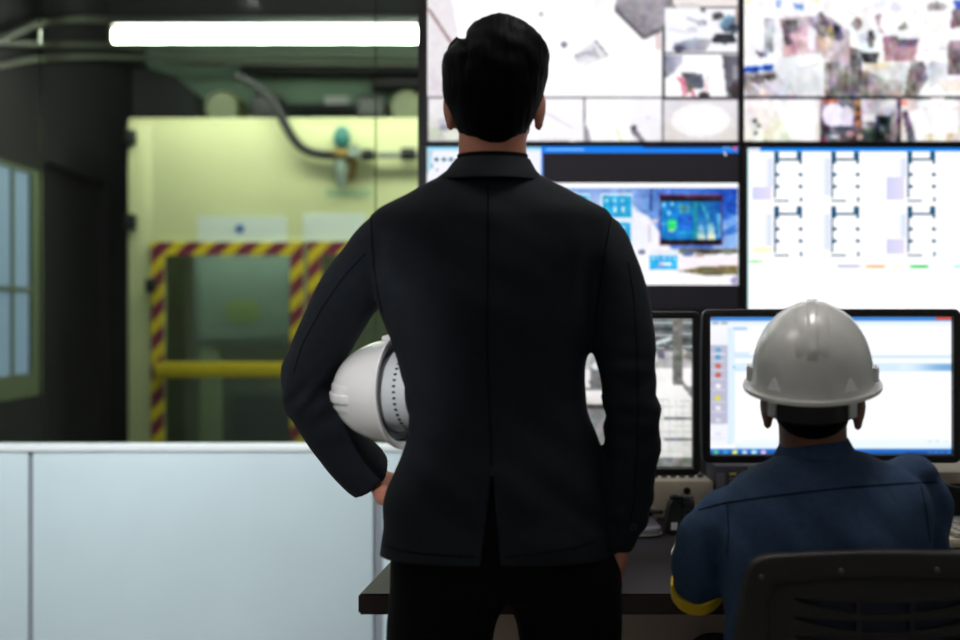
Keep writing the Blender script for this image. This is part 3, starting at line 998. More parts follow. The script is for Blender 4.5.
def paint_bl(s):
    s.rect(427, 146, 738, 312, (22, 19, 26))
    s.rect(427, 147, 541, 312, (236, 238, 248)); s.rect(427, 147, 541, 151, (110, 196, 236), (200, 230, 246))
    s.poly([(427, 150), (433, 150), (430, 170), (427, 175)], (176, 210, 226))
    for x in (436.5, 444, 451):
        s.ell(x, 159.5, 2.6, 2.2, (66, 128, 146))
    s.ell(432, 166, 1.5, 3, (150, 190, 206)); s.ell(437, 170, 1.2, 1.2, (120, 100, 130))
    s.rect(541, 146.5, 738, 153, (12, 124, 235)); s.rect(643, 146.5, 733, 148, (20, 44, 100)); s.rect(546, 148.5, 584, 150.5, (110, 184, 250)); s.rect(733, 146.8, 737, 150, (206, 90, 100)); s.rect(722, 147, 731, 149, (96, 150, 220))
    s.rect(541, 153, 543, 300, (60, 130, 220))
    s.line(724, 152, 726, 156, 1.4, (235, 235, 235))
    s.rect(548, 183, 738, 188, (250, 250, 253))
    # sky picture
    s.begin_raster(548, 188, 738, 285, 1.0)
    s.rect(547, 187, 739, 286, W_)
    s.poly([(548, 188), (738, 188), (738, 250), (548, 250)], [(150, 176, 226), (30, 92, 196), (60, 122, 210), (226, 228, 246)])
    s.poly([(640, 188), (738, 188), (738, 214), (690, 205)], [(90, 130, 206), (12, 66, 176), (24, 84, 190), (60, 120, 210)])
    s.poly([(600, 220), (625, 205), (648, 216), (672, 250), (600, 250)], [(226, 228, 246), (220, 226, 244), (240, 240, 250), (246, 246, 252), (246, 244, 252)])
    s.poly([(710, 230), (738, 214), (738, 222), (715, 236)], (120, 170, 236)); s.poly([(715, 240), (738, 232), (738, 250), (712, 250)], (140, 180, 236))
    s.poly([(572, 190), (610, 190), (640, 210), (600, 206)], [(96, 140, 214), (110, 150, 220), (214, 222, 242), (170, 190, 232)])
    s.line(651.5, 184, 651, 211, 2.6, (30, 70, 130)); s.line(650, 225, 650, 243, 2, (206, 196, 214)); s.ell(654, 221, 4, 2, (222, 206, 206))
    # turquoise gauges
    for (x, y, w, h) in ((566, 194, 24, 22), (601, 194, 32, 25), (566, 219, 26, 24), (602, 221, 30, 22)):
        s.rect(x, y, x + w, y + h, (226, 244, 252)); s.rect(x + 1.5, y + 2, x + w - 1.5, y + h - 1, (22, 160, 214))
        for k in range(3):
            s.rect(x + 4 + k * 8, y + 5, x + 8 + k * 8, y + 9, (140, 220, 240)); s.rect(x + 5 + k * 8, y + 13, x + 8 + k * 8, y + 19, (196, 236, 244) if k else (40, 190, 230))
    # inset video
    s.rect(660, 195, 723, 245.5, (100, 20, 72)); s.rect(661, 196.5, 722, 244.5, (14, 10, 18)); s.rect(661, 201.5, 722, 240, (0, 130, 206), (6, 116, 196))
    s.poly([(698, 201.5), (722, 201.5), (722, 240), (698, 240)], [(24, 120, 186), (8, 90, 176), (20, 110, 196), (70, 150, 200)])
    s.rect(668, 220, 677, 230, (36, 214, 110)); s.rect(668, 221.5, 677, 223, (120, 240, 170)); s.rect(669, 230, 675, 232, (190, 220, 140)); s.rect(694, 202, 697, 240, (30, 150, 130)); s.rect(678, 215, 694, 233, (14, 96, 204)); s.rect(678, 232, 696, 234, (24, 160, 190))
    for (x, y) in ((664, 205), (672, 204), (669, 213)):
        s.ell(x, y, 1.8, 2.4, (150, 214, 240))
    s.rect(679, 206, 691, 209, (90, 140, 120)); s.rect(680, 211, 690, 213, (110, 160, 110)); s.ell(689, 219, 2, 1.6, (30, 40, 110)); s.line(661, 224, 667, 224, 1.4, (160, 220, 250))
    s.line(701, 203, 709, 220, 1.2, (70, 190, 170)); s.poly([(698, 228), (702, 224), (706, 240), (698, 240)], [(90, 160, 200), (130, 190, 214), (226, 232, 200), (206, 220, 210)])
    s.poly([(708, 224), (713, 222), (716, 240), (708, 240)], [(130, 190, 220), (110, 180, 210), (236, 240, 204), (240, 240, 206)]); s.rect(718, 214, 721, 238, (90, 170, 214))
    # lower strip
    s.rect(548, 250, 738, 285, (250, 248, 253))
    s.ell(642, 252, 4, 3, (120, 120, 160))
    s.rect(650, 250, 678, 255, (230, 232, 240)); s.rect(650, 256, 678, 270, (30, 172, 232))
    for k in range(5):
        s.ell(653 + k * 5.5, 258.5, 1.3, 1.4, (220, 240, 250))
    s.rect(660, 263, 672, 266, (250, 250, 253)); s.line(658, 267, 663, 264, 1.5, (200, 90, 140))
    s.rect(679, 249, 738, 254, (96, 84, 74), (120, 112, 104)); s.ell(688, 254, 6, 3, (84, 110, 160)); s.ell(710, 252, 14, 2.5, (70, 66, 60)); s.ell(728, 252, 7, 2.5, (110, 110, 96)); s.ell(700, 256, 5, 1.6, (150, 120, 120))
    s.poly([(679, 257), (738, 256), (738, 268), (708, 266), (679, 272)], (246, 238, 244))
    s.poly([(679, 271), (700, 267), (738, 265), (738, 274), (708, 276)], [(104, 92, 66), (122, 112, 70), (128, 112, 60), (110, 100, 60), (96, 88, 66)])
    s.poly([(730, 280), (738, 274), (738, 285), (733, 285)], (150, 150, 190))
    s.end_raster(.6, 16, 4, 5)
    s.rect(541, 285, 738, 312, (18, 16, 22))


def paint_br(s):
    s.rect(747, 148, 1063, 318, (254, 254, 255))
    s.rect(747, 148, 762, 152, (222, 228, 248)); s.rect(760, 148, 1063, 151.6, (8, 124, 236), (20, 150, 240))
    s.rect(747, 149, 749, 318, (196, 236, 240))
    T = (6, 84, 122)
    for (x, w2) in ((774, 0), (831, 0), (907, 0), (983, 0)):
        for y in (151.8, 206.3):
            s.rect(x, y, x + 5, y + 12, T); s.rect(x + 22.5, y, x + 28, y + 7.5, T); s.rect(x + 25, y, x + 28, y + 12, T)
            s.rect(x, y + 6.6, x + 28, y + 8.8, T); s.rect(x, y, x + 1.9, y + 46, T)
            for q in (21.5, 33.5):
                s.rect(x, y + q - .4, x + 5.4, y + q + 3, T); s.rect(x + 24.6, y + q - .4, x + 28.4, y + q + 3, T)
            s.rect(x + 25.9, y + 45.5, x + 28.2, y + 50, T); s.rect(x, y + 48.2, x + 15, y + 50, (100, 126, 146))
    for (x0, y0, x1, y1) in ((752, 187, 771, 200), (886, 177, 904, 200), (886, 239, 904, 254)):
        s.rect(x0, y0, x1, y1, (206, 208, 242), (228, 220, 242), True)
    for (x0, y0, y1) in ((769, 158, 187), (826, 158, 196), (902, 158, 177), (768, 214, 246), (826, 214, 250), (902, 214, 238)):
        s.rect(x0 - 6, y0, x0 + 3, y1, (254, 254, 255), (206, 218, 246), True)
    s.rect(752, 247, 771, 253, (252, 244, 206)); s.rect(815, 198, 829, 200, (253, 248, 222)); s.rect(815, 251, 829, 253, (253, 248, 222))
    s.rect(749, 260, 763, 263, (206, 246, 196)); s.rect(750, 261, 758, 262.2, (110, 214, 110))
    s.rect(836, 264.5, 862, 268, (232, 232, 246))
    for k in range(6):
        s.rect(838 + k * 3.4, 265.6, 840.2 + k * 3.4, 267, (96, 100, 150))
    s.rect(865, 265, 885, 268, (250, 204, 140)); s.rect(868, 266, 882, 267.2, (226, 160, 90)); s.rect(891, 265, 902, 268, (252, 248, 214)); s.rect(909, 265, 928, 268.2, (90, 232, 130)); s.rect(913, 266, 926, 267.4, (40, 170, 90)); s.rect(934, 266, 942, 267, (232, 246, 250)); s.rect(953, 265, 964, 268, (180, 234, 246))


display('upper left video wall display with camera tiles, behind the standing man\'s head', 427, 738.5, -37, 142, 9, 2, 3, 2, paint_tl)
display('upper right video wall display showing a busy workshop and three camera tiles', 743.5, 1055, -37, 142, 2, 9, 3, 2, paint_tr)
display('lower left video wall display with dark window and blue sky picture', 427, 738.5, 146.5, 308, 9, 2, 2, 4, paint_bl)
display('lower right video wall display showing white page of dark teal diagrams', 747, 1055, 148, 315, 5.5, 9, 3, 8, paint_br)
a, c = P(418, 325, YV), P(1064, 0, YV)
b = MB()
b.span(a.x, c.x, YV + .0, YV + .12, 0.0, a.z - .004, M_plinth)
b.span(a.x, c.x, YV + .092, YV + .15, a.z - .004, 2.42, M_plinth)
tag(b.build('video_wall_stand'), 'dark stand carrying the four video wall displays', 'stand')

# ------------------------------------------------------------------ desk and what stands on it
ZD = 0.73
y0d = F * (CAMZ - ZD) / (594 - 320)
xA = P(358, 0, y0d).x
yE = 3.95
slope = (-.194 - xA) / (3.06 - y0d)
t = thing('control_desk', 'dark brown control desk running from behind the standing man to the right', 'desk', (1.0, 3.3, 0))
outline = [Vector((xA, y0d, ZD - .04)), Vector((2.3, y0d, ZD - .04)), Vector((2.3, yE, ZD - .04)), Vector((xA + slope * (yE - y0d), yE, ZD - .04))]
b = MB()
bm2 = bmesh.new()
vb = [bm2.verts.new(v) for v in outline]; vt = [bm2.verts.new(v + Vector((0, 0, .04))) for v in outline]
bm2.faces.new(vb[::-1]); bm2.faces.new(vt)
for k in range(4):
    bm2.faces.new((vb[k], vb[(k + 1) % 4], vt[(k + 1) % 4], vt[k]))
bmesh.ops.bevel(bm2, geom=list(bm2.edges), offset=.004, segments=2, affect='EDGES')
b.join(bm2, M_desk)
i = b.mi(M_deskedge)
for f in b.bm.faces:
    f.normal_update()
    if abs(f.normal.z) < .9:
        f.material_index = i
b.build('desk_top', t)
b = MB(); b.span(xA + .22, 2.25, 3.05, 3.08, 0.05, ZD - .041, M_modesty); b.build('modesty_panel', t)
for x in (xA + .2, 2.2):
    b = MB(); b.span(x, x + .04, 3.1, 3.85, 0, ZD - .041, M_deskedge); b.build('side_panel', t)


def monitor(lbl, x0, x1, y0, y1, Y, bz, paint, base_x, base_w, base_y):
    a, c = P(x0, y0, Y), P(x1, y1, Y)
    cx = (a.x + c.x) / 2
    t = thing('computer_monitor', lbl, 'monitor', (cx, Y, ZD), 'black monitors on the desk')
    w = bz * Y / F
    b = MB()
    b.join(fillcurve([roundrect(a.x, c.x, c.z, a.z, .018), roundrect(a.x + w, c.x - w, c.z + w * 1.05, a.z - w * .95, .002)], .03, .004), M_bezel)
    b.bm.transform(Matrix.Translation((0, Y + .01, 0)))
    b.box((cx, Y + .032, (a.z + c.z) / 2), (c.x - a.x - .02, .018, a.z - c.z - .02), M_bezel, None, .006)
    b.box((cx, Y + .055, (a.z + c.z) / 2 - .03), ((c.x - a.x) * .6, .04, (a.z - c.z) * .6), M_bezel, None, .015)
    b.build('housing', t)
    s = Screen(Y + .012)
    paint(s, x0 + bz, x1 - bz, y0 + bz, y1 - bz)
    s.build('screen', t)
    bx = base_x
    by = F * (CAMZ - ZD) / (base_y - 320)
    zb = ZD + .001
    b = MB(); b.box((bx, Y + .1, (zb + c.z + .1) / 2), (.06, .035, c.z + .1 - zb), M_silver, None, .008); b.build('neck', t)
    b = MB()
    b.join(fillcurve([roundrect(bx - base_w / 2, bx + base_w / 2, -.11, .11, .05)], .022, .005), M_silver)
    b.bm.transform(Matrix.Translation((0, by + .11, zb + .011)) @ Matrix.Rotation(math.pi / 2, 4, 'X'))
    b.build('base', t)
    b = MB()
    b.join(fillcurve([roundrect(bx - base_w / 2 - .003, bx + base_w / 2 + .003, -.113, .113, .053)], .006, .001), M_steel)
    b.bm.transform(Matrix.Translation((0, by + .11, zb + .004)) @ Matrix.Rotation(math.pi / 2, 4, 'X'))
    b.build('base_edge', t)


def paint_grey(s, x0, x1, y0, y1):
    s.begin_raster(x0, y0, x1, y1, 1.4)
    s.rect(x0, y0, x1, y1, (150, 150, 150))
    s.poly([(x0, y0), (x1, y0), (x1, 352), (x0, 352)], [(110, 114, 116), (108, 112, 114), (96, 100, 100), (120, 122, 122)])
    for k in range(5):
        s.line(x0, 326 + k * 8, x1, 322 + k * 6, 1.4 + (k % 2), (70, 78, 80) if k % 2 else (196, 204, 206))
    s.line(655, 344, 672, 338, 4, (210, 218, 220)); s.line(660, 346, x1, 352, 2.2, (60, 70, 76)); s.line(x0, 340, 655, 346, 3, (170, 178, 180))
    s.poly([(x0, 352), (x1, 352), (x1, 372), (x0, 376)], [(200, 200, 200), (150, 150, 150), (206, 202, 202), (230, 228, 228)])
    s.ell(660, 355, 5, 4, (90, 84, 98)); s.ell(650, 358, 8, 7, (220, 220, 220)); s.ell(690, 356, 6, 4, (120, 120, 120)); s.ell(682, 352, 5, 3, (190, 184, 182))
    s.poly([(x0, 372), (x1, 368), (x1, 386), (x0, 390)], [(236, 232, 232), (246, 244, 244), (242, 240, 240), (190, 188, 188)])
    for k in range(6):
        s.ell(x0 + 40 + k * 26, 374 + (k % 3) * 3, 10, 6, (120, 118, 118) if k % 2 else (232, 232, 232))
    s.poly([(590, 352), (604, 352), (604, 388), (590, 390)], [(180, 186, 190), (120, 128, 132), (90, 90, 92), (130, 130, 130)]); s.ell(597, 366, 6, 4, (226, 226, 226)); s.ell(596, 382, 7, 4, (110, 106, 104))
    s.rect(585, 391, 606, 404, (244, 242, 240), (206, 200, 198)); s.rect(585, 404, 606, 409, (60, 62, 62)); s.rect(585, 409, 606, 460, (120, 122, 122), (150, 150, 148))
    # stacks of white sheets and a post
    s.poly([(650, 384), (672, 380), (x1, 393), (x1, 460), (642, 460), (642, 386)], [(246, 245, 245), (250, 249, 249), (232, 230, 230), (206, 208, 204), (222, 220, 218), (246, 245, 245)])
    for k in range(9):
        s.line(644, 399 + k * 6.6, x1, 401 + k * 6.2, .9, (196, 198, 194))
    for k in range(7):
        s.line(648 + k * 7, 400, 648 + k * 7, 456, .9, (212, 210, 206))
    s.line(664, 418, x1, 418, 2.2, (112, 118, 116)); s.line(664, 439.5, x1, 439.5, 2.2, (116, 120, 118))
    s.rect(673, y0, 682, 385, (118, 118, 112), (98, 98, 94), True)
    s.poly([(682, 385), (x1, 400), (x1, 392), (682, 380)], (130, 128, 128))
    s.rect(642, 458, x1, y1, (100, 102, 100), (140, 142, 138))
    s.rect(x0, 440, 584, y1, (150, 150, 148))
    s.end_raster(1.0, 14, 5, 2)


def paint_pc(s, x0, x1, y0, y1):
    s.begin_raster(x0, y0, x1, y1, 1.1)
    s.rect(x0, y0, x1, y1, (250, 252, 254))
    s.rect(x0, y0, x1, y0 + 4, (30, 96, 186), (90, 160, 226)); s.rect(x1 - 17, y0, x1, y0 + 3, (206, 70, 56)); s.rect(x0, y0 + 4, x1, y0 + 9, (232, 240, 250)); s.ell(x0 + 1.5, y0 + 1, 1.2, 1.2, (190, 60, 60))
    for k in range(2):
        s.rect(x0 + 2 + k * 9, y0 + 5.5, x0 + 8 + k * 9, y0 + 7, (150, 160, 176))
    s.rect(x0, 328, 730, 345, (242, 243, 248), (236, 238, 246))
    s.rect(x0, 345, 728, 424, (184, 184, 206)); s.rect(x0, 424, 728, 446, (238, 240, 247))
    for y, c in ((350, (90, 160, 200)), (357, (60, 150, 200)), (366, (200, 92, 66)), (375, (196, 84, 66)), (386, (246, 246, 250)), (398, (226, 214, 60)), (408, (236, 236, 242)), (420, (214, 216, 228)), (434, (220, 222, 232))):
        s.ell(718, y, 3, 2.2, c); s.rect(711, y + 3.4, 725, y + 4.6, (220, 220, 232))
    s.rect(728, 405, 731, 424, (204, 96, 176)); s.rect(728, 328, 735, 445, (206, 228, 246), (232, 242, 252), True)
    s.rect(733, 327, 747, 329.5, (150, 190, 232)); s.rect(733, 352, 750, 356, (214, 230, 246)); s.rect(733, 366, 752, 368.5, (130, 180, 228))
    s.rect(735, 330, x1, 332, (240, 246, 252)); s.rect(735, 355, x1, 358, (206, 226, 246)); s.rect(735, 363, x1, 372, (222, 238, 250), (200, 226, 246)); s.rect(900, 364, x1, 371, (222, 238, 250), (120, 168, 214), True)
    s.rect(735, 439, x1, 449, (250, 252, 254), (214, 234, 250))
    for x in (928, 936, 945):
        s.line(x, 440, x + 3, 442, 1.2, (190, 204, 224))
    s.rect(x0, 449, x1, y1, (40, 120, 206), (16, 80, 170))
    s.rect(905, 451, x1, y1, (22, 84, 172))
    for k, c in enumerate(((90, 190, 160), (60, 150, 220), (232, 232, 130), (190, 210, 240), (180, 226, 240), (226, 190, 240))):
        s.ell(x0 + 5.5 + k * 9.5, 452.5, 3, 2.6, c)
    for x in (928, 934, 940, 947):
        s.rect(x, 452.5, x + 4, 453.6, (130, 180, 226))
    s.end_raster(1.0)


monitor('black monitor with grey warehouse picture, partly behind the standing man\'s arm', 448, 700.5, 311, 475.5, 3.36, 7.5, paint_grey, P(590, 0, 3.5).x, .33, 538)
monitor('black monitor with white window page, in front of the seated worker', 702.5, 961, 309, 463, 3.40, 8, paint_pc, P(832, 0, 3.5).x, .33, 536)

# beige boxes at the back of the desk
zt_ = CAMZ - (481 - 320) * 3.70 / F
t = thing('equipment_box', 'beige equipment box with round dark hole under the left monitor', 'box', (P(640, 0, 3.75).x, 3.75, ZD), 'beige boxes at the back of the desk')
b = MB(); b.span(P(560, 0, 3.7).x, P(713.5, 0, 3.7).x, 3.7, 3.93, ZD, zt_, M_beige, .004); b.build('housing', t)
p = P(687, 491, 3.699)
b = MB(); b.cyl((p.x, 3.6975, p.z), (p.x, 3.7002, p.z), .0095, M_black); b.build('round_hole', t)
b = MB()
for k in range(7):
    b.box((P(645 + k * 9, 0, 3.8).x, 3.78, zt_ + .006), (.016, .02, .012), M_darkgrey, None, .003)
b.build('connector_row', t)
t = thing('equipment_box', 'beige equipment box at the right edge, below the monitor corner', 'box', (P(985, 0, 3.75).x, 3.75, ZD), 'beige boxes at the back of the desk')
zt2 = CAMZ - (472 - 320) * 3.6 / F
b = MB(); b.span(P(930, 0, 3.6).x, P(1060, 0, 3.6).x, 3.6, 3.92, zt2 - .03, zt2, M_beige, .004); b.build('shelf_top', t)
b = MB(); b.span(P(934, 0, 3.6).x, P(1056, 0, 3.6).x, 3.66, 3.9, ZD, zt2 - .031, M_plinth); b.build('dark_recess', t)
b = MB(); b.tube([P(940, 480, 3.5), P(950, 487, 3.45), P(965, 490, 3.42), P(1000, 492, 3.4)], .006, M_rubber, 8)
b.tube([P(1000, 492, 3.4), P(1010, 505, 3.4), P(1012, 528, 3.4) + Vector((0, 0, 0))], .006, M_rubber, 8)
tag(b.build('cable'), 'dark cable hanging beside the seated worker\'s right shoulder', 'cable')

# grey panel device with keypad
Yd = 3.70
t = thing('keypad_console', 'grey keypad panel with yellow label and teal display below the white-page monitor', 'control panel', (P(745, 0, Yd).x, Yd, ZD))
zt3 = P(0, 466, Yd).z
b = MB(); b.span(P(716, 0, Yd).x, P(800, 0, Yd).x, Yd, Yd + .16, ZD, zt3, M_darkgrey, .003); b.build('housing', t)
a, c = P(748, 467, Yd), P(790, 472, Yd)
b = MB(); b.span(a.x, c.x, Yd - .003, Yd + .001, c.z, a.z, M_tealscr); b.build('display', t)
a, c = P(729.5, 473, Yd), P(736, 475, Yd)
b = MB(); b.span(a.x, c.x, Yd - .002, Yd + .001, c.z, a.z, M_paleyel); b.build('yellow_label', t)
a, c = P(716.5, 473, Yd), P(725, 488, Yd)
b = MB(); b.span(a.x, c.x, Yd - .003, Yd + .001, c.z, a.z, M_silver); b.build('side_plate', t)
for r in range(4):
    for q in range(3):
        p = P(732 + q * 6.5, 478.5 + r * 3.6, Yd)
        b = MB(); b.box((p.x, Yd - .002, p.z), (.013, .005, .005), M_greykey, None, .001); b.build('key', t)

# black desk device
Yq = 3.42
t = thing('desk_device', 'small black device with rounded top and pale sticker, before the beige box', 'device', (P(682, 0, Yq).x, Yq, ZD))
b = MB()
sil = [(666, 531), (668, 514), (671, 503), (675, 500), (680, 500), (683, 506), (684, 531)]
b.prism([Vector((P(x, y, Yq).x, Yq, max(P(x, y, Yq).z, ZD + .0005) if y < 530 else ZD + .0005)) for x, y in sil], (0, .06, 0), M_rubber)
bmesh.ops.bevel(b.bm, geom=list(b.bm.edges), offset=.004, segments=2, affect='EDGES')
b.build('body', t)
b = MB(); c = P(688, 506, Yq); b.tube([(c.x - .012, Yq + .02, c.z), (c.x + .016, Yq + .02, c.z)], .024, M_bezel, 24); b.build('round_head', t)
b = MB(); c = P(677, 499, Yq); b.ell((c.x, Yq + .03, c.z), (.014, .02, .01), M_bezel); b.build('cap', t)
b = MB(); b.span(P(683, 0, Yq).x, P(698, 0, Yq).x, Yq + .002, Yq + .07, ZD + .0005, ZD + .016, M_rubber, .004); b.build('foot', t)
b = MB(); b.span(P(684.5, 0, Yq).x, P(694, 0, Yq).x, Yq + .008, Yq + .05, ZD + .0165, ZD + .048, M_silver, .004); b.build('grey_insert', t)
a, c = P(671, 522.5, Yq), P(677.5, 530, Yq)
b = MB(); b.span(a.x, c.x, Yq - .002, Yq + .003, c.z, a.z, M_whitelbl); b.build('sticker', t)
b = MB(); rr = .021; c = P(650, 0, 3.62)
b.join(fillcurve([[(rr * math.cos(k * math.pi / 12), rr * math.sin(k * math.pi / 12)) for k in range(24)], [(.008 * math.cos(k * math.pi / 12), .008 * math.sin(k * math.pi / 12)) for k in range(24)]], .03, .003), M_beige)
b.bm.transform(Matrix.Translation((c.x, 3.62, ZD + rr + .001)))
b.cyl((c.x, 3.625, ZD + rr), (c.x, 3.634, ZD + rr), .0085, M_black)
tag(b.build('tape_roll'), 'pale round roll with dark centre standing beside the man\'s right sleeve', 'roll')
b = MB(); b.tube([P(662, 512, 3.52) , P(655, 512, 3.54), P(645, 510, 3.58), P(630, 511, 3.6)], .005, M_rubber, 8)
tag(b.build('cable'), 'short black cable leading left from the small black device', 'cable')

# pad on the desk by the seated worker's elbow
t = thing('notepad', 'thin pale-edged pad on the desk beside the seated worker\'s left elbow', 'notepad', P(690, 545, 3.2))
pa, pb = P(671, 555, 1), P(684, 532, 1)


def on_desk(px, py, dz=0.0):
    Y = F * (CAMZ - ZD - dz) / (py - 320)
    return P(px, py, Y)


q0, q1 = on_desk(671, 555), on_desk(684, 533)
side = Vector((.2, 0.02, 0))
b = MB(); b.prism([q0, q0 + side, q1 + side, q1], (0, 0, .008), M_paper); b.build('sheets', t)
u = (q1 - q0).normalized()
b = MB(); b.prism([q0 + Vector((.014, .01, .0085)), q0 + side + Vector((-.01, .01, .0085)), q1 + side + Vector((-.01, -.01, .0085)), q1 + Vector((.014, -.01, .0085))], (0, 0, .003), mat('blue_grey_cover', (70, 88, 112), .5)); b.build('cover', t)

# keyboard and papers at the right edge
t = thing('keyboard', 'pale keyboard on the desk right of the seated worker', 'keyboard', on_desk(985, 545))
k0 = on_desk(951, 549)
kx0, ky0 = k0.x, k0.y
b = MB(); b.span(kx0, kx0 + .44, ky0, ky0 + .17, ZD + .0005, ZD + .022, M_beige, .005); b.build('case', t)
proto = None
for r in range(5):
    for q in range(14):
        if proto is None:
            b = MB(); b.box((0, 0, 0), (.022, .022, .012), M_keys, None, .003)
            b.bm.transform(Matrix.Translation((kx0 + .025, ky0 + .025, ZD + .029)))
            proto = b.build('key', t)
        else:
            o = proto.copy(); COL.objects.link(o); o.parent = t
            o.location = proto.location + Vector((q * .03, r * .03, 0))
q0 = on_desk(951, 531)
b = MB(); b.box((q0.x + .15, q0.y + .05, ZD + .012), (.3, .10, .022), M_paper, None, .002)
tag(b.build('paper_stack'), 'stack of white papers behind the pale keyboard at the right edge', 'papers')


# ------------------------------------------------------------------ hard hats
def hard_hat(label, M, shell, scale=1.0, triangles=False, lining=M_hatdark, band=M_band, holes=True, rz=.150):
    t = thing('hard_hat', label, 'hard hat', M.to_translation(), 'white hard hats', M.to_quaternion().to_matrix())
    S = M @ Matrix.Scale(scale, 4)
    rx, ry = .103, .124
    n = 96

    def shellring(f, off=0.0):
        """f: 0 top .. 1 rim"""
        pts = []
        th = f * math.pi / 2
        for k in range(n):
            a = 2 * math.pi * k / n
            r = math.sin(th) ** .92
            z = math.cos(th) ** .95 if f < 1 else 0
            x, y = (rx - off) * r * math.cos(a), (ry - off) * r * math.sin(a)
            zz = (rz - off) * z
            pts.append(Vector((x, y, zz)))
        return pts

    def brimring(ext, z, sc=1.0):
        pts = []
        for k in range(n):
            a = 2 * math.pi * k / n
            front = max(0, math.sin(a)) ** 3
            e = (.014 + .034 * front) * ext
            drop = -.004 * ext - .008 * front * ext
            pts.append(Vector(((rx + e) * math.cos(a), (ry + e) * math.sin(a), z + drop)))
        return pts
    b = MB()
    rings = [shellring(max(f, .004)) for f in [k / 22 for k in range(23)]]
    rings += [brimring(.15, -.006), brimring(.6, -.008), brimring(1.0, -.004), brimring(1.05, -.007), brimring(1.0, -.0105), brimring(.5, -.012), brimring(0.0, -.011)]
    rings += [shellring(f, .004) for f in [1 - k / 12 for k in range(1, 12)]]
    b.loft(rings, shell)
    for sx in (-1, 1):      # accessory slots at the sides
        b.box((sx * (rx + .003), 0, .010), (.010, .030, .026), shell, None, .003)
    # raised bands running front to back over the crown
    for half, hh, lim in ((.0265, .0022, .70), (.0085, .0060, .74)):
        strip = []
        for k in range(41):
            f = -lim + 2 * lim * k / 40
            th = f * math.pi / 2
            y = ry * math.copysign(abs(math.sin(th)) ** .92, th); z = rz * abs(math.cos(th)) ** .95
            nrm = Vector((0, y / ry ** 2, z / rz ** 2)).normalized()
            e = min(1, (lim - abs(f)) / .06)
            sag = half * half / (2 * .10)
            c = Vector((0, y, z)) + nrm * (hh * e - .0006)
            low = Vector((0, y, z)) - nrm * (sag + .004)
            strip.append([low + Vector((-half - .001, 0, 0)), c + Vector((-half, 0, 0)) - nrm * (sag + .0006), c + Vector((-half * .82, 0, 0)) - nrm * sag * .5, c, c + Vector((half * .82, 0, 0)) - nrm * sag * .5, c + Vector((half, 0, 0)) - nrm * (sag + .0006), low + Vector((half + .001, 0, 0))])
        b.loft(strip, shell)
    b.build('shell', t, S, 40)
    b = MB()
    b.loft([shellring(f, .0055) for f in [max(.01, k / 12) for k in range(13)]], lining)
    b.build('lining', t, S, 60)
    if triangles:
        for sx in (-1, 1):
            b = MB()
            ang = math.radians(-90 + sx * 37)
            def pt(da, z, out):
                a_ = ang + da
                rr = math.sqrt(max(0, 1 - (z / rz) ** 2)) ** .92
                return Vector(((rx * rr + out) * math.cos(a_), (ry * rr + out) * math.sin(a_), z))
            b.loft([[pt(-.125, .003, -.002), pt(.125, .003, -.002), pt(.015, .024, -.002), pt(-.015, .024, -.002)], [pt(-.125, .003, .003), pt(.125, .003, .003), pt(.015, .024, .0025), pt(-.015, .024, .0025)]], M_tri)
            b.build('triangle_mark', t, S)
    # suspension: head band with adjusting holes
    hb = MB()
    bx, by = .082, .100
    outer = lambda z, o: [Vector(((bx + o) * math.cos(2 * math.pi * k / n), (by + o) * math.sin(2 * math.pi * k / n), z)) for k in range(n)]
    low_ = lambda o: [Vector((p.x, p.y, -.056 + .036 * max(0, p.y / by))) for p in outer(0, o)]
    mid_ = lambda o: [Vector((p.x, p.y, -.022 + .012 * max(0, p.y / by))) for p in outer(0, o)]
    hb.loft([outer(.006, 0), mid_(0), low_(-.002), low_(-.004), outer(.006, -.002), outer(.006, 0)], band, cap=False)
    hbo = hb.build('headband', t, S, 60)
    if holes:
        hm = MB()
        for k in range(44):
            a = 2 * math.pi * k / 44
            if math.sin(a) > .55:
                continue
            for z, o in ((-.034 + .02 * max(0, math.sin(a)), .0), ):
                R = Matrix.Rotation(a, 3, 'Z')
                hm.box(((bx + o - .001) * math.cos(a), (by + o - .001) * math.sin(a), z), (.003, .0042, .006), M_black, R)
        hm.build('adjusting_holes', hbo, S, 30)
    st = MB()
    for ang in (30, 90, 150):
        a = math.radians(ang)
        pts = []
        for k in range(13):
            u = math.pi * k / 12
            pts.append(Vector((bx * math.cos(a) * math.cos(u), by * math.sin(a) * math.cos(u), .01 + .105 * math.sin(u))))
        st.tube(pts, [(.001, .009)] * 13, lining, 8)
    st.build('crown_straps', t, S, 60)
    return t


# ------------------------------------------------------------------ people: shared pieces
def head_blob(b, C, m, R=None, s=1.0):
    R = R or Matrix.Identity(3)
    def E(c, r, rot=None):
        b.ell(Vector(C) + R @ (Vector(c) * s), [q * s for q in r], m, R @ rot if rot else R)
    E((0, -.008, .03), (.074, .094, .088))
    E((0, .035, -.032), (.062, .060, .082))
    E((0, .04, -.082), (.046, .05, .030))
    E((0, .078, -.102), (.020, .014, .014))
    b.tube([Vector(C) + R @ Vector(p) * s for p in ((0, .086, .014), (0, .098, -.012), (0, .108, -.032))], [.007 * s, .009 * s, .011 * s], m)
    E((0, .1, -.038), (.017, .011, .009))
    for sx in (-1, 1):
        E((sx * .030, .074, .022), (.027, .016, .009))
        E((sx * .040, .052, -.032), (.026, .034, .024))
        rot = Matrix.Rotation(sx * -.35, 3, 'Z') @ Matrix.Rotation(sx * .12, 3, 'Y')
        E((sx * .081, -.004, -.008), (.009, .021, .032), rot)
        E((sx * .079, .001, -.034), (.008, .010, .010), rot)
        E((sx * .020, .092, -.062), (.010, .008, .005))
    E((0, .094, -.061), (.014, .009, .006)); E((0, .091, -.073), (.018, .009, .007))


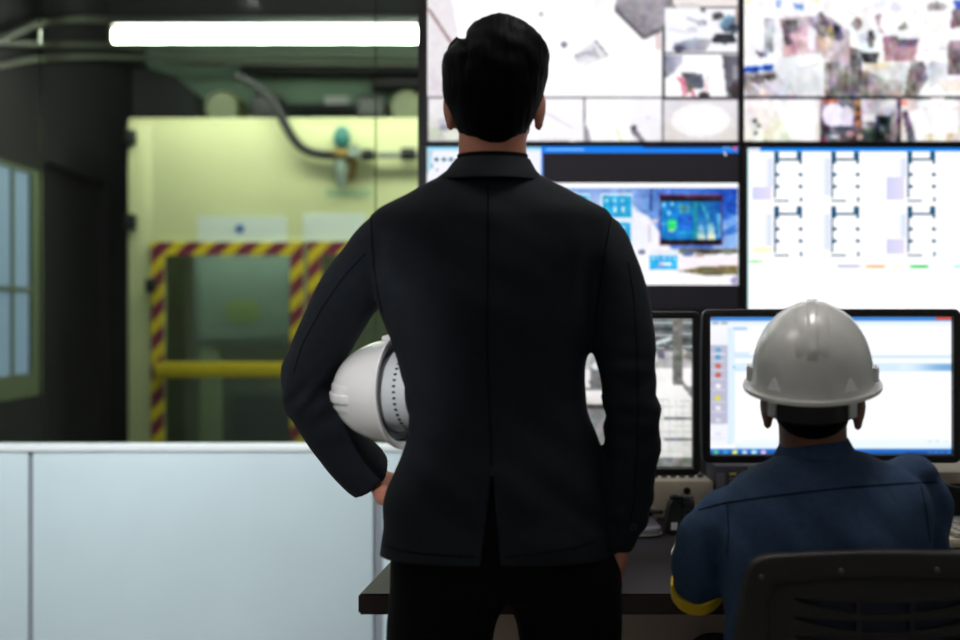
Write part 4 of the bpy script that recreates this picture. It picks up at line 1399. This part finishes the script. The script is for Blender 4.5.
def eyes(C, parent, R=None, s=1.0):
    R = R or Matrix.Identity(3)
    for sx in (-1, 1):
        c = Vector(C) + R @ (Vector((sx * .031, .0795, .004)) * s)
        b = MB(); b.ell(c, [.0135 * s, .0125 * s, .0085 * s], M_eye); e = b.build('eye', parent, None, 180)
        b = MB(); b.ell(c + R @ Vector((0, .0095 * s, 0)), [.0055 * s, .0038 * s, .0055 * s], M_iris); b.build('iris', e, None, 180)


def hand_blob(b, wrist, d, n, sd, m, s=1.0, curl=.45):
    """d along the hand, n palm side, sd thumb side"""
    d = Vector(d).normalized(); n = Vector(n); n = (n - d * n.dot(d)).normalized()
    side = d.cross(n)
    if side.dot(Vector(sd)) < 0:
        side = -side
    w = Vector(wrist)
    rings = []
    for t_, wd, th in ((-.02, .026, .021), (0, .028, .020), (.02, .034, .018), (.05, .042, .016), (.08, .041, .014), (.092, .034, .010)):
        c = w + d * t_ * s
        rings.append([c + side * (math.cos(2 * math.pi * k / 16) * wd * s) + n * (math.sin(2 * math.pi * k / 16) * th * s) for k in range(16)])
    b.loft(rings, m)
    for k, (off, ln, r) in enumerate(((.030, .072, .0088), (.010, .080, .0092), (-.011, .074, .0088), (-.030, .058, .0078))):
        p = w + d * .078 * s + side * off * s
        pts, rad = [p - d * .02 * s, p], [r * s, r * s]
        ang = .12
        for j, fr in enumerate((.42, .32, .26)):
            ang += curl * (1.0 if j else .8)
            dd = d * math.cos(ang) + n * math.sin(ang)
            p = p + dd * ln * fr * s
            pts.append(p); rad.append(r * s * (1, .93, .82)[j])
        b.tube(pts, rad, m, 10)
        b.ell(pts[-1], [rad[-1]] * 3, m, None, 10, 8)
    p = w + d * .022 * s + side * .026 * s
    pts = [p]
    for dd, ln in ((d * .6 + side * .7 + n * .35, .036), (d * .8 + side * .4 + n * .5, .032), (d * .8 + side * .1 + n * .6, .026)):
        p = p + dd.normalized() * ln * s
        pts.append(p)
    b.tube(pts, [.013 * s, .0115 * s, .010 * s, .008 * s], m, 10)
    b.ell(pts[-1], [.008 * s] * 3, m, None, 10, 8)


def shoe(parent, x, y, m=M_shoe, yaw=0.0):
    b = MB()
    R = Matrix.Rotation(yaw, 3, 'Z')
    rings = []
    for (yy, w, z1) in ((-.075, .026, .05), (-.06, .034, .085), (-.02, .038, .10), (.03, .040, .085), (.09, .047, .06), (.15, .046, .045), (.19, .034, .035), (.205, .016, .024)):
        ring = []
        for k in range(16):
            a = 2 * math.pi * k / 16
            zz = z1 * (.5 + .5 * math.sin(a))
            v = R @ Vector((math.cos(a) * w, yy, 0))
            ring.append(Vector((x + v.x, y + v.y, max(.001, zz))))
        rings.append(ring)
    b.loft(rings, m)
    b.build('shoe', parent, None, 60)


def fold(v, n, amp, sc, stretch):
    q = Vector((v.x * stretch[0], v.y * stretch[1], v.z * stretch[2])) * sc
    return n * (noise.noise(q) * amp)


def project(bvh, pts, step=.006, off=.0005):
    """polyline of photo pixels laid on the cloth as seen from the front of the frame"""
    out = []
    o = Vector((0, 0, CAMZ))
    for (xa, ya), (xb, yb) in zip(pts, pts[1:]):
        L = math.hypot(xb - xa, yb - ya)
        nn = max(1, int(L / 3))
        for k in range(nn):
            f = k / nn
            d = (P(xa + (xb - xa) * f, ya + (yb - ya) * f, 1.0) - o).normalized()
            h = bvh.ray_cast(o, d)
            if h[0] is not None:
                out.append(h[0] + h[1] * off)
    return out


def seam(name, bvh, pts, m, parent, r=.0011):
    q = project(bvh, pts)
    if len(q) > 3:
        q = [q[0]] + [(a + b_ * 2 + c) / 4 for a, b_, c in zip(q, q[1:], q[2:])] + [q[-1]]
        b = MB(); b.tube(q, r, m, 6); return b.build(name, parent, None, 180)


def bvh_of(me):
    bm = bmesh.new(); bm.from_mesh(me)
    t_ = BVHTree.FromBMesh(bm); bm.free()
    return t_


# ------------------------------------------------------------------ standing man
YS = 2.5
PXM = YS / F
man = thing('person', 'standing man in a black suit seen from behind, holding a white hard hat', 'person', P(495, 1022, YS))

# jacket ----------------------------------------------------------------
TORSO = [  # py, left px, right px, back depth, front depth
    (172, 452, 532, .055, .05), (178, 440, 542, .070, .06), (186, 424, 557, .082, .07), (195, 406, 575, .092, .082), (203, 389, 592, .100, .09),
    (211, 374, 608, .106, .098), (222, 370, 611, .112, .104), (250, 371, 607, .118, .114), (290, 375, 601, .119, .118),
    (318, 382, 595, .117, .118), (350, 394, 588, .110, .116), (380, 402, 585, .104, .115), (410, 407, 588, .102, .114),
    (440, 406, 597, .106, .115), (455, 402, 601, .111, .116), (470, 395, 605, .116, .117), (500, 387, 609, .122, .118), (530, 381, 612, .125, .118), (548, 379, 613, .125, .117), (575, 379, 613, .124, .116)]
b = MB()
rings = []
for (py, l, r, db_, df) in smooth_rows(TORSO, 3):
    c = P((l + r) / 2, py, YS)
    rings.append(sring(c.x, YS, c.z, (r - l) / 2 * PXM, db_, df, 2.35, 64))
b.loft(rings, M_jacket)
LARM = [(406, 228, 2.50, 18), (385, 242, 2.50, 29.5), (366, 270, 2.53, 31.5), (344, 303, 2.57, 31.5), (324, 340, 2.62, 30), (311, 368, 2.655, 29.5), (307, 388, 2.675, 29),
        (316, 410, 2.70, 28), (331, 432, 2.725, 27.5), (348, 453, 2.75, 27.5), (363, 469, 2.77, 27.5), (371, 476.5, 2.78, 27.5)]
RARM = [(578, 228, 2.50, 18), (596, 240, 2.50, 29.5), (605, 262, 2.49, 31.5), (613, 285, 2.485, 32), (618, 308, 2.48, 32), (624.5, 346, 2.475, 31.5), (630.5, 388, 2.47, 28.5),
        (632.5, 430, 2.475, 27), (630, 470, 2.48, 26.5), (627, 505, 2.485, 24.5), (622, 527, 2.49, 21), (615, 546, 2.5, 17)]


def armpath(A, shrink=0.0):
    rows = smooth_rows(A, 3)
    return [P(x, y, Y) for x, y, Y, r in rows], [r * Y / F - shrink for x, y, Y, r in rows]


for A in (LARM, RARM):
    pts, rad = armpath(A)
    b.tube(pts, rad, M_jacket, 28)
jm = remeshed(b, .0055, 7)
# cloth folds
bm = bmesh.new(); bm.from_mesh(jm); bm.normal_update()
elbR = P(630, 405, 2.47); elbL = P(305, 385, 2.67); waist = P(560, 500, 2.4)
for v in bm.verts:
    n_ = v.normal.copy()
    co = v.co
    dR = math.exp(-((co - elbR).length / .10) ** 2); dL = math.exp(-((co - elbL).length / .10) ** 2)
    wrR = math.exp(-((co - P(625, 515, 2.48)).length / .06) ** 2)
    armL = co.x < P(372, 0, YS).x; armR = co.x > P(603, 0, YS).x
    d = fold(co, n_, .005, 9, (.6, .6, 1.0))
    if armR:
        d += fold(co + Vector((3, 1, 0)), n_, .013 * (dR + .9 * wrR), 26, (.45, .45, 1.3))
    if armL:
        d += fold(Vector((co.x + co.z, co.y, co.z - co.x)), n_, .012 * dL, 22, (.4, .5, 1.4))
    if not armL and not armR:
        low = max(0, min(1, (1.12 - co.z) / .15))
        # diagonal drape over the small of the back and hips
        d += fold(Vector((co.x - co.z * .9, co.y, co.z + co.x * .6)), n_, .008 * low + .003, 13, (.35, .6, 1.4))
        sh = math.exp(-((abs(co.x + .0) - .19) / .06) ** 2) * math.exp(-((co.z - 1.33) / .07) ** 2)
        d += fold(Vector((co.x, co.y, co.z)), n_, .010 * sh, 24, (1.4, .5, .4))
    v.co = co + d
# straight hem, open at the bottom, with the centre vent
zh = CAMZ - (566 - 320) * (YS - .122) / F
def cut(bm, co, no, pred):
    bmesh.ops.bisect_plane(bm, geom=list(bm.verts) + list(bm.edges) + list(bm.faces), plane_co=co, plane_no=no, dist=1e-6)
cut(bm, (0, YS, zh), (0, 0, 1), None)
vt_, vl_, vr_ = P(492, 468, YS - .118), P(479.5, 570, YS - .122), P(501, 570, YS - .122)
def side_plane(a, c):
    d = (c - a); return Vector((d.z, 0, -d.x)).normalized()
nl, nr = side_plane(vt_, vl_), side_plane(vt_, vr_)
cut(bm, vt_, nl, None); cut(bm, vt_, nr, None)
kill = []
armx0, armx1 = P(372, 0, YS).x, P(603.5, 0, YS).x
for f in bm.faces:
    c = f.calc_center_median()
    if c.z < zh - 1e-4 and armx0 - .0 < c.x < P(614, 0, YS).x + .03:
        kill.append(f); continue
    if c.y < YS - .02 and c.z < vt_.z:
        sl = (c - vt_).dot(nl); sr = (c - vt_).dot(nr)
        if sl * sr < 0 and abs(c.x - vt_.x) < .03:
            kill.append(f)
# end caps of the sleeves are opened too so that the wrists come out
for A in (LARM, RARM):
    e, e0 = P(*A[-1][:3]), P(*A[-3][:3])
    ax = (e - e0).normalized()
    for f in bm.faces:
        c = f.calc_center_median()
        if (c - e).length < A[-1][3] * .78 * PXM and f.normal.dot(ax) > .8:
            kill.append(f)
bmesh.ops.delete(bm, geom=list(set(kill)), context='FACES')
jm2 = bpy.data.meshes.new('jacket')
bm.to_mesh(jm2); bm.free()
jm2.materials.append(M_jacket)
jb = bvh_of(jm2)
jacket = link_mesh('jacket', jm2, man, 180)
so = jacket.modifiers.new('thickness', 'SOLIDIFY'); so.thickness = .003; so.offset = -1
seam('back_seam', jb, [(488, 184), (488, 260), (487, 340), (489, 400), (492, 468)], M_seam, jacket, .0010)
seam('shoulder_seam', jb, [(371, 217), (372, 240), (374, 265), (378, 292), (383, 316)], M_seam, jacket, .0012)
seam('shoulder_seam', jb, [(611, 216), (607, 240), (602, 270), (598, 300), (594, 328)], M_seam, jacket, .0012)
seam('sleeve_seam', jb, [(366, 253), (345, 275), (322, 308), (302, 345), (293, 375)], M_seam, jacket, .0008)
seam('sleeve_seam', jb, [(628, 262), (634, 300), (637, 350), (638, 400), (637, 450), (634, 500), (628, 530)], M_seam, jacket, .0008)
seam('hem_stitching', jb, [(384, 545), (400, 550), (425, 554), (455, 556), (478, 557)], M_seam, jacket, .0007)
seam('hem_stitching', jb, [(505, 557), (540, 554), (570, 549), (600, 540)], M_seam, jacket, .0007)
h = jb.ray_cast(Vector((0, 0, CAMZ)), (P(633, 527, 1) - Vector((0, 0, CAMZ))).normalized())
if h[0]:
    b = MB(); b.tube([h[0] - h[1] * .001, h[0] + h[1] * .004], .007, M_rubber, 14); b.build('cuff_button', jacket)
# collar: stand folded over
b = MB()
def collar_ring(cx, z, rx, rb, rf, drop, n=64):
    out = []
    for k in range(n):
        a = 2 * math.pi * k / n
        y = math.sin(a)
        fr = max(0, y)
        out.append(Vector((cx + rx * math.cos(a), YS - .005 + (rf if y > 0 else rb) * y, z - drop * fr)))
    return out
cx1, cx2 = P(492.5, 0, YS).x, P(490, 0, YS).x
zt1 = CAMZ + (320 - 156) * (YS - .07) / F
zb1 = CAMZ + (320 - 177) * (YS - .085) / F
b.loft([collar_ring(cx1, zt1 - .012, .0635, .067, .061, .03), collar_ring(cx1, zt1, .064, .0685, .062, .03), collar_ring(cx1, zt1 + .001, .067, .072, .066, .03),
        collar_ring((cx1 + cx2) / 2, (zt1 + zb1) / 2, .080, .083, .075, .05), collar_ring(cx2, zb1 + .004, .0975, .0925, .09, .075), collar_ring(cx2, zb1, .0985, .0935, .09, .075),
        collar_ring(cx2, zb1 + .001, .093, .088, .086, .075), collar_ring(cx1, zt1 - .02, .066, .07, .06, .05)], M_jacket, cap=False)
b.build('collar', jacket, None, 50)
# shirt collar band
b = MB()
b.loft([collar_ring(cx1, zt1 - .03, .0625, .0655, .06, .02), collar_ring(cx1, zt1 + .009, .0632, .0645, .06, .02), collar_ring(cx1, zt1 + .009, .0605, .0615, .057, .02), collar_ring(cx1, zt1 - .03, .054, .061, .053, .02)], M_shirt, cap=False)
b.build('shirt_collar', man, None, 50)

# trousers ----------------------------------------------------------------
b = MB()
rings = []
for (py, l, r, d1, d2) in smooth_rows([(470, 408, 592, .10, .10), (510, 396, 600, .112, .105), (545, 391, 611, .116, .105), (556, 390.5, 616, .115, .105), (569, 390, 622, .112, .10), (586, 390, 622, .10, .095), (597, 393, 620, .085, .085)], 3):
    c = P((l + r) / 2, py, YS); rings.append(sring(c.x, YS, c.z, (r - l) / 2 * PXM, d1, d2, 2.3, 48))
b.loft(rings, M_trouser)
LEGS = (((570, 391, 505, .098), (598, 389, 505.5, .096), (612, 388, 501, .094), (640, 386, 493, .088), (760, 390, 484, .074), (860, 398, 482, .066), (960, 404, 480, .064), (1008, 406, 480, .064)),
        ((570, 509, 621, .098), (598, 508.5, 622, .096), (612, 512, 622, .094), (640, 519, 621.5, .088), (760, 526, 616, .074), (860, 530, 612, .066), (960, 534, 610, .064), (1008, 534, 610, .064)))
for L in LEGS:
    rings = []
    for (py, l, r, d) in smooth_rows(L, 3):
        c = P((l + r) / 2, py, YS); rings.append(sring(c.x, YS, c.z, (r - l) / 2 * PXM, d, d, 2.2, 40))
    b.loft(rings, M_trouser)
tm = remeshed(b, .008, 4)
trousers = link_mesh('trousers', tm, man, 180)
for L in LEGS:
    c = P((L[-1][1] + L[-1][2]) / 2, 1022, YS); shoe(man, c.x, YS)

# body (skin): head, neck, trunk, arms, hands, legs as one surface
b = MB()
CH = P(494.5, 0, YS); CH.z = CAMZ + 210 / 560 + .008; CH.y = YS + .005
head_blob(b, CH, M_skin)
rings = []
for (z, rx, rb, rf, dy) in ((1.44, .085, .07, .06, 0), (1.49, .068, .066, .06, 0), (1.53, .0615, .06, .06, .0), (1.57, .0605, .058, .06, .004), (1.62, .06, .06, .06, .008)):
    rings.append(sring(cx1, YS - .004 + dy, z, rx, rb, rf, 2.1, 32))
b.loft(rings, M_skin)
rings = []
for (py, l, r, db_, df) in smooth_rows([q for q in TORSO], 1):
    c = P((l + r) / 2, py + 6, YS); rings.append(sring(c.x, YS, c.z, max(.03, (r - l) / 2 * PXM - (.016 if py < 470 else .034)), db_ - (.018 if py < 470 else .036), df - (.018 if py < 470 else .034), 2.2, 40))
b.loft(rings, M_skin)
for A in (LARM, RARM):
    pts, rad = armpath(A)
    rad = [max(.02, min(r - .010, .043 - .016 * k / len(rad))) for k, r in enumerate(rad)]
    b.tube(pts, rad, M_skin, 18)
for L in LEGS:
    b.tube([P((l + r) / 2, py, YS) for py, l, r, d in L], [max(.03, d - .02) for py, l, r, d in L], M_skin, 18)
# left hand grips the hard hat from below, right hand goes into the trouser pocket
wl = P(376, 480, 2.78)
hand_blob(b, wl, (.88, -.36, -.36), (.25, -.65, .7), (-.2, -.9, -.2), M_skin, 1.0, .55)
wr = P(618, 550, 2.5)
b.tube([P(616, 538, 2.5), P(619, 549, 2.5), P(616, 566, 2.5)], [(.024, .019), (.024, .0185), (.028, .018)], M_skin, 16, True, (0, 1, 0))
hand_blob(b, P(617, 556, 2.50), (-.13, .08, -1), (-1, 0, 0), (0, 1, 0), M_skin, .95, .15)
body = link_mesh('body', remeshed(b, .0045, 3), man, 180)
eyes(CH, man)

# hair --------------------------------------------------------------------
HAIR = [(16.2, 489, 505, .03, .03), (19.4, 482, 513, .05, .045), (24, 474, 524, .068, .06), (29, 468.5, 531.5, .078, .072), (36.6, 464, 539.5, .088, .085), (45, 453, 546, .095, .092), (53, 445, 549, .100, .097),
        (62, 442.5, 549.8, .104, .10), (73, 441.5, 548.5, .107, .10), (84, 442, 546, .107, .10), (95.6, 443, 544, .104, .098), (107, 446.5, 540, .098, .094), (118, 452, 535, .090, .09), (129, 456.5, 530, .080, .085), (138, 462, 523, .0715, .08), (147, 478, 513, .066, .06)]
b = MB()
hb = MB()
rings = []
for (py, l, r, d1, d2) in smooth_rows(HAIR, 3):
    c = P((l + r) / 2, py, YS); rings.append(sring(c.x, YS + .002, c.z, (r - l) / 2 * PXM, d1, d2, 2.1, 56))
hb.loft(rings, M_hair)
hb.tube([P(449, 88, YS - .005), P(450, 65, YS - .005), P(453, 48, YS - .005), P(456.5, 36.5, YS - .005)], [.012, .016, .011, .0015], M_hair, 14)
hm = remeshed(hb, .0035, 2)
bm = bmesh.new(); bm.from_mesh(hm); bm.normal_update()
for v in bm.verts:
    rel = v.co - CH
    # combed strands sweeping from the parting to the right
    s_ = math.sin(150 * (rel.x * .35 + rel.z * .8 + rel.x * rel.x * 3 + .5 * noise.noise(rel * 20) * .03))
    up = max(0, min(1, (rel.z + .02) / .08))
    v.co += v.normal * (.0011 * s_ * up + .0012 * noise.noise(Vector((rel.x * 160, rel.y * 40, rel.z * 25))))
    # groove of the parting on the left
    gx = P(463, 0, YS).x
    if rel.z > .045 and v.co.y < YS + .08:
        v.co -= v.normal * .007 * math.exp(-((v.co.x - gx - (CH.z + .12 - v.co.z) * .12) / .0045) ** 2) * min(1, (rel.z - .045) / .03)
kill = []
for f in bm.faces:
    c = f.calc_center_median() - CH
    lim = .012 if c.z < .045 else (.012 + (c.z - .045) * 2.4)
    if c.z < .02: lim = -.012 + .0 * c.z
    if c.z < -.02: lim = -.02
    if c.y > lim and c.z < .088:
        kill.append(f)
bmesh.ops.delete(bm, geom=kill, context='FACES')
bmesh.ops.smooth_vert(bm, verts=[v for v in bm.verts if v.is_boundary], factor=.5, use_axis_x=True, use_axis_y=True, use_axis_z=True)
hm2 = bpy.data.meshes.new('hair'); bm.to_mesh(hm2); bm.free(); hm2.materials.append(M_hair)
link_mesh('hair', hm2, man, 180)

# his hard hat
u = Vector((-.92, .37, -.04)).normalized()
f_ = Vector((.36, .92, .12)); f_ = (f_ - u * f_.dot(u)).normalized()
x_ = f_.cross(u)
R = Matrix((x_, f_, u)).transposed()
hc = P(399.5, 390, 2.575)
hard_hat('glossy white hard hat held under the standing man\'s left arm', Matrix.Translation(hc) @ R.to_4x4(), M_hatwhite, .92, rz=.134)

# ------------------------------------------------------------------ seated worker
YW = 2.42
PW = YW / F
wk = thing('person', 'seated worker in a navy shirt and white hard hat facing the monitors', 'person', (P(820, 0, YW).x, YW, 0))
TW = [  # py, l, r, back, front, dy (lean)
    (446, 790, 848, .05, .05, .03), (453, 781, 856, .065, .06, .02), (460, 768, 874, .078, .07, .012), (467, 756, 898, .088, .08, .005), (476, 742, 914, .098, .09, 0), (487, 730, 924, .108, .10, -.005),
    (505, 722, 928, .118, .108, -.01), (540, 719, 926, .124, .112, -.015), (580, 722, 922, .124, .114, -.01), (620, 726, 920, .120, .114, 0), (680, 728, 918, .118, .116, .01), (745, 728, 918, .118, .12, .01)]
b = MB()
rings = []
for (py, l, r, d1, d2, dy) in smooth_rows(TW, 3):
    c = P((l + r) / 2, py, YW); rings.append(sring(c.x, YW + dy, c.z, (r - l) / 2 * PW, d1, d2, 2.3, 56))
b.loft(rings, M_navy)
WL = [(742, 500, 2.43, 20), (722, 512, 2.43, 25), (707, 532, 2.44, 27), (700, 556, 2.46, 27.5), (697, 578, 2.49, 26.5), (697, 590, 2.515, 25.5)]
WR = [(905, 488, 2.43, 22), (924, 498, 2.43, 26), (928, 520, 2.44, 26), (929, 545, 2.46, 25.5), (927, 570, 2.49, 25), (925, 585, 2.515, 25)]
for A in (WL, WR):
    rows = smooth_rows(A, 3)
    b.tube([P(x, y, Y) for x, y, Y, r in rows], [r * Y / F for x, y, Y, r in rows], M_navy, 26)
# cloth bunched on the right shoulder
b.ell(P(905, 471, 2.44), (.055, .06, .022), M_navy)
sm = remeshed(b, .0055, 6)
bm = bmesh.new(); bm.from_mesh(sm); bm.normal_update()
for v in bm.verts:
    co = v.co
    v.co = co + fold(co, v.normal, .009, 8, (1, .6, .8)) + fold(Vector((co.x + .7 * co.z, co.y, co.z - .5 * co.x)), v.normal, .011, 17, (1.3, .5, .35))
sm2 = bpy.data.meshes.new('work_shirt'); bm.to_mesh(sm2); bm.free(); sm2.materials.append(M_navy)
sb = bvh_of(sm2)
shirt = link_mesh('work_shirt', sm2, wk, 180)
seam('yoke_seam', sb, [(699, 510), (725, 503), (760, 498), (800, 493), (850, 487.5), (900, 484), (941, 482)], M_navyseam, shirt, .0013)
seam('shoulder_seam', sb, [(727, 504), (729, 530), (727, 560)], M_navyseam, shirt, .0009)
seam('shoulder_seam', sb, [(921, 486), (926, 510), (930, 545)], M_navyseam, shirt, .0009)
# collar
b = MB()
def wring(px, z, rx, ry, dy, tilt, n=48):
    c = P(px, 0, YW)
    return [Vector((c.x + rx * math.cos(2 * math.pi * k / n), YW + dy + ry * math.sin(2 * math.pi * k / n), z - tilt * max(0, math.sin(2 * math.pi * k / n)))) for k in range(n)]
zc1 = CAMZ - (441.5 - 320) * 2.37 / F
zc2 = CAMZ - (463 - 320) * 2.35 / F
b.loft([wring(819, zc1 - .02, .055, .058, .03, .01), wring(819, zc1, .0565, .06, .03, .02), wring(818, zc2 + .004, .073, .076, .022, .05), wring(818, zc2, .072, .074, .022, .05), wring(818, zc2 + .006, .066, .07, .025, .04)], M_navy, cap=False)
b.build('collar', shirt, None, 60)
for A in (WL, WR):
    e, e0 = P(*A[-1][:3]), P(*A[-2][:3])
    ax = (e - e0).normalized(); r = A[-1][3] * A[-1][2] / F
    b = MB(); b.tube([e - ax * .018, e + ax * .006, e + ax * .016], [r + .0012, r + .002, r - .002], M_trim, 30); b.build('sleeve_trim', shirt, None, 60)
# trousers and legs
b = MB()
cxm = P(822, 0, YW).x
b.loft([sring(cxm, YW + .01, .60, .15, .118, .12, 2.3, 40), sring(cxm, YW + .02, .53, .17, .125, .13, 2.3, 40), sring(cxm, YW + .03, .485, .165, .12, .14, 2.3, 40)], M_worktr)
for sx in (-1, 1):
    b.tube([(cxm + sx * .085, YW, .55), (cxm + sx * .1, YW + .2, .56), (cxm + sx * .115, YW + .42, .55), (cxm + sx * .118, YW + .47, .48), (cxm + sx * .118, YW + .47, .3), (cxm + sx * .118, YW + .46, .09)], [.085, .085, .07, .066, .06, .055], M_worktr, 20)
link_mesh('work_trousers', remeshed(b, .009, 3), wk, 180)
for sx in (-1, 1):
    shoe(wk, cxm + sx * .118, YW + .46)
# body
b = MB()
tilt = math.radians(10)
RH = Matrix.Rotation(math.radians(-13), 3, 'Z') @ Matrix.Rotation(tilt, 3, 'X')
CW = P(812.5, 413, 2.43); CW.z += .012
head_blob(b, CW, M_skin2, RH, .97)
nc = P(816, 0, 2.42)
b.loft([sring(nc.x, YW + .02, zc2 - .05, .075, .06, .06, 2.1, 32), sring(nc.x, YW + .022, zc1 - .01, .058, .056, .056, 2.1, 32), sring(P(815, 0, YW).x, YW + .02, zc1 + .035, .058, .055, .055, 2.1, 32), sring(P(813, 0, YW).x, YW + .02, zc1 + .085, .060, .06, .05, 2.1, 32)], M_skin2)
rings = []
for (py, l, r, d1, d2, dy) in TW[2:]:
    c = P((l + r) / 2, py + 6, YW); rings.append(sring(c.x, YW + dy, c.z, max(.03, (r - l) / 2 * PW - .02), d1 - .02, d2 - .02, 2.2, 40))
b.loft(rings, M_skin2)
for A, hx in ((WL, P(722, 0, 2.86).x), (WR, P(905, 0, 2.86).x)):
    pts = [P(x, y, Y) for x, y, Y, r in A]
    e = pts[-1] + (pts[-1] - pts[-2]).normalized() * .03
    e.z = max(e.z, ZD + .05)
    w = Vector((hx, 2.86, ZD + .034))
    b.tube(pts + [e, e.lerp(w, .5), w], [.024, .027, .029, .029, .030, .032, .034, .032, .025], M_skin2, 18)
    hand_blob(b, w, (0, 1, -.06), (0, 0, -1), (1 if A is WL else -1, 0, 0), M_skin2, .95, .2)
for sx in (-1, 1):
    b.tube([(cxm + sx * .09, YW + .1, .55), (cxm + sx * .11, YW + .4, .54), (cxm + sx * .118, YW + .46, .45), (cxm + sx * .118, YW + .46, .08)], [.06, .055, .045, .035], M_skin2, 16)
link_mesh('body', remeshed(b, .0045, 3), wk, 180)
eyes(CW, wk, RH, .97)
# short hair under the hat
b = MB()
b.ell(CW + RH @ Vector((0, -.009, .028)), (.0745, .090, .086), M_hair, RH)
b.ell(CW + RH @ Vector((0, -.040, -.006)), (.056, .047, .036), M_hair, RH)
hm = remeshed(b, .005, 3)
bm = bmesh.new(); bm.from_mesh(hm)
kill = [f for f in bm.faces if (RH.transposed() @ (f.calc_center_median() - CW)).y > (-.012 if (RH.transposed() @ (f.calc_center_median() - CW)).z < .05 else .05)]
bmesh.ops.delete(bm, geom=kill, context='FACES')
hm2 = bpy.data.meshes.new('hair'); bm.to_mesh(hm2); bm.free(); hm2.materials.append(M_hair)
link_mesh('hair', hm2, wk, 180)
# his hard hat
hz = P(812, 381, 2.42)
hat2 = hard_hat('worn white hard hat on the seated worker\'s head', Matrix.Translation(hz + Vector((0, 0, .004))) @ Matrix.Rotation(math.radians(-13), 4, 'Z') @ Matrix.Rotation(math.radians(11), 4, 'X'), M_hatgrey, 1.0, True, M_blackband, M_blackband, False, .132)
for sx in (-1, 1):
    b = MB(); b.box((sx * .066, -.066, -.036), (.006, .016, .03), M_band, Matrix.Rotation(sx * -.85, 3, 'Z'), .001); b.build('strap_tab', hat2, WM[hat2.name])

# ------------------------------------------------------------------ office chair
YC = 2.245
cc = P(887, 0, YC).x
t = thing('office_chair', 'black mesh-back office chair behind the seated worker', 'chair', (cc, YC + .25, 0))
def C2(px, py):
    p = P(px, py, YC); return (p.x, p.z)
outer = [(733, 660), (737, 620), (742, 590), (746, 572), (752, 562), (760, 556.5), (772, 554), (800, 552.5), (840, 551), (887, 550)]
outer = outer + [(1774 - x, y) for x, y in outer[::-1][1:]]
zb = [(x, z) for x, z in [C2(*q) for q in outer]]
zb = zb + [(zb[-1][0] - .01, .56), (zb[-1][0] - .05, .52), (zb[0][0] + .05, .52), (zb[0][0] + .01, .56)]
inner = [(767, 660), (768, 610), (770, 592), (776, 585), (788, 582), (830, 579), (887, 578)]
inner = inner + [(1774 - x, y) for x, y in inner[::-1][1:]]
zi = [C2(*q) for q in inner]
zi = zi + [(zi[-1][0] - .02, .56), (zi[0][0] + .02, .56)]
b = MB(); b.join(fillcurve([zb, zi], .030, .007), M_chair); b.bm.transform(Matrix.Translation((0, YC + .006, 0))); fr = b.build('back_frame', t)
slots = []
for k in range(5):
    o = 18.5 * k
    yT = lambda x: 599.5 + 4.5 * (1 - ((x - 887) / 92) ** 2) + o
    yB = lambda x: 600.5 + 14.5 * (1 - ((x - 887) / 92) ** 2) + o
    for xa, xb in ((796, 857.5), (862.5, 911.5), (916.5, 978)):
        xs_ = [xa + (xb - xa) * i / 8 for i in range(9)]
        slots.append([C2(x, yT(x)) for x in xs_] + [C2(x, yB(x)) for x in xs_[::-1]])
zi2 = [(x + (cc - x) * -.01, z) for x, z in zi]
b = MB(); b.join(fillcurve([zi2] + slots, .012, .002), M_chair); b.bm.transform(Matrix.Translation((0, YC + .012, 0))); b.build('slotted_panel', t)
b = MB(); b.join(fillcurve([[(cc + (x - cc) * .98, z) for x, z in zi]], .006), M_mesh); b.bm.transform(Matrix.Translation((0, YC + .026, 0))); b.build('mesh_panel', t)
for (x, y) in ((761.5, 577), (841, 571), (937, 570), (1012.5, 577)):
    p = P(x, y, YC - .009)
    b = MB(); b.tube([(p.x, YC - .006, p.z), (p.x, YC - .0105, p.z), (p.x, YC - .0125, p.z)], [.0046, .0046, .003], M_screw, 14); b.build('screw', t)
b = MB(); b.box((cc, YC + .28, .435), (.46, .46, .07), M_fabric, None, .03, 4); b.build('seat', t)
b = MB(); b.box((cc, YC + .05, .46), (.07, .03, .2), M_chair, None, .01); b.box((cc, YC + .16, .385), (.07, .24, .02), M_chair, None, .006); b.build('back_bracket', t)
b = MB(); b.cyl((cc, YC + .28, .10), (cc, YC + .28, .40), .028, M_chair); b.build('gas_post', t)
for k in range(5):
    a = 2 * math.pi * k / 5 + .3
    e = Vector((cc + .29 * math.cos(a), YC + .28 + .29 * math.sin(a), .085))
    b = MB(); b.tube([(cc, YC + .28, .115), e], [.03, .018], M_chair, 12); lg = b.build('base_leg', t)
    b = MB(); b.tube([e + Vector((-.02 * math.sin(a), .02 * math.cos(a), -.055)), e + Vector((.02 * math.sin(a), -.02 * math.cos(a), -.055))], .029, M_rubber, 18); b.build('caster', lg)

# ------------------------------------------------------------------ world, camera
w = bpy.data.worlds.new('world'); SC.world = w
w.use_nodes = True
w.node_tree.nodes['Background'].inputs[0].default_value = (.5, .55, .6, 1)
w.node_tree.nodes['Background'].inputs[1].default_value = .05
cd = bpy.data.cameras.new('camera')
cam = bpy.data.objects.new('camera', cd)
COL.objects.link(cam)
cam.location = (0, 0, CAMZ)
cam.rotation_euler = (math.pi / 2, 0, 0)
cd.sensor_width = 36
cd.lens = 36 * F / 960
cd.clip_start = .05
cd.dof.use_dof = True
cd.dof.focus_distance = 2.88
cd.dof.aperture_fstop = 2.0
SC.camera = cam
SC.view_settings.view_transform = 'Standard'
SC.view_settings.look = 'None'
SC.view_settings.gamma = 1
SC.view_settings.exposure = 0
SC.view_settings.use_curve_mapping = False
SC.cycles.use_denoising = True
SC.cycles.max_bounces = 8
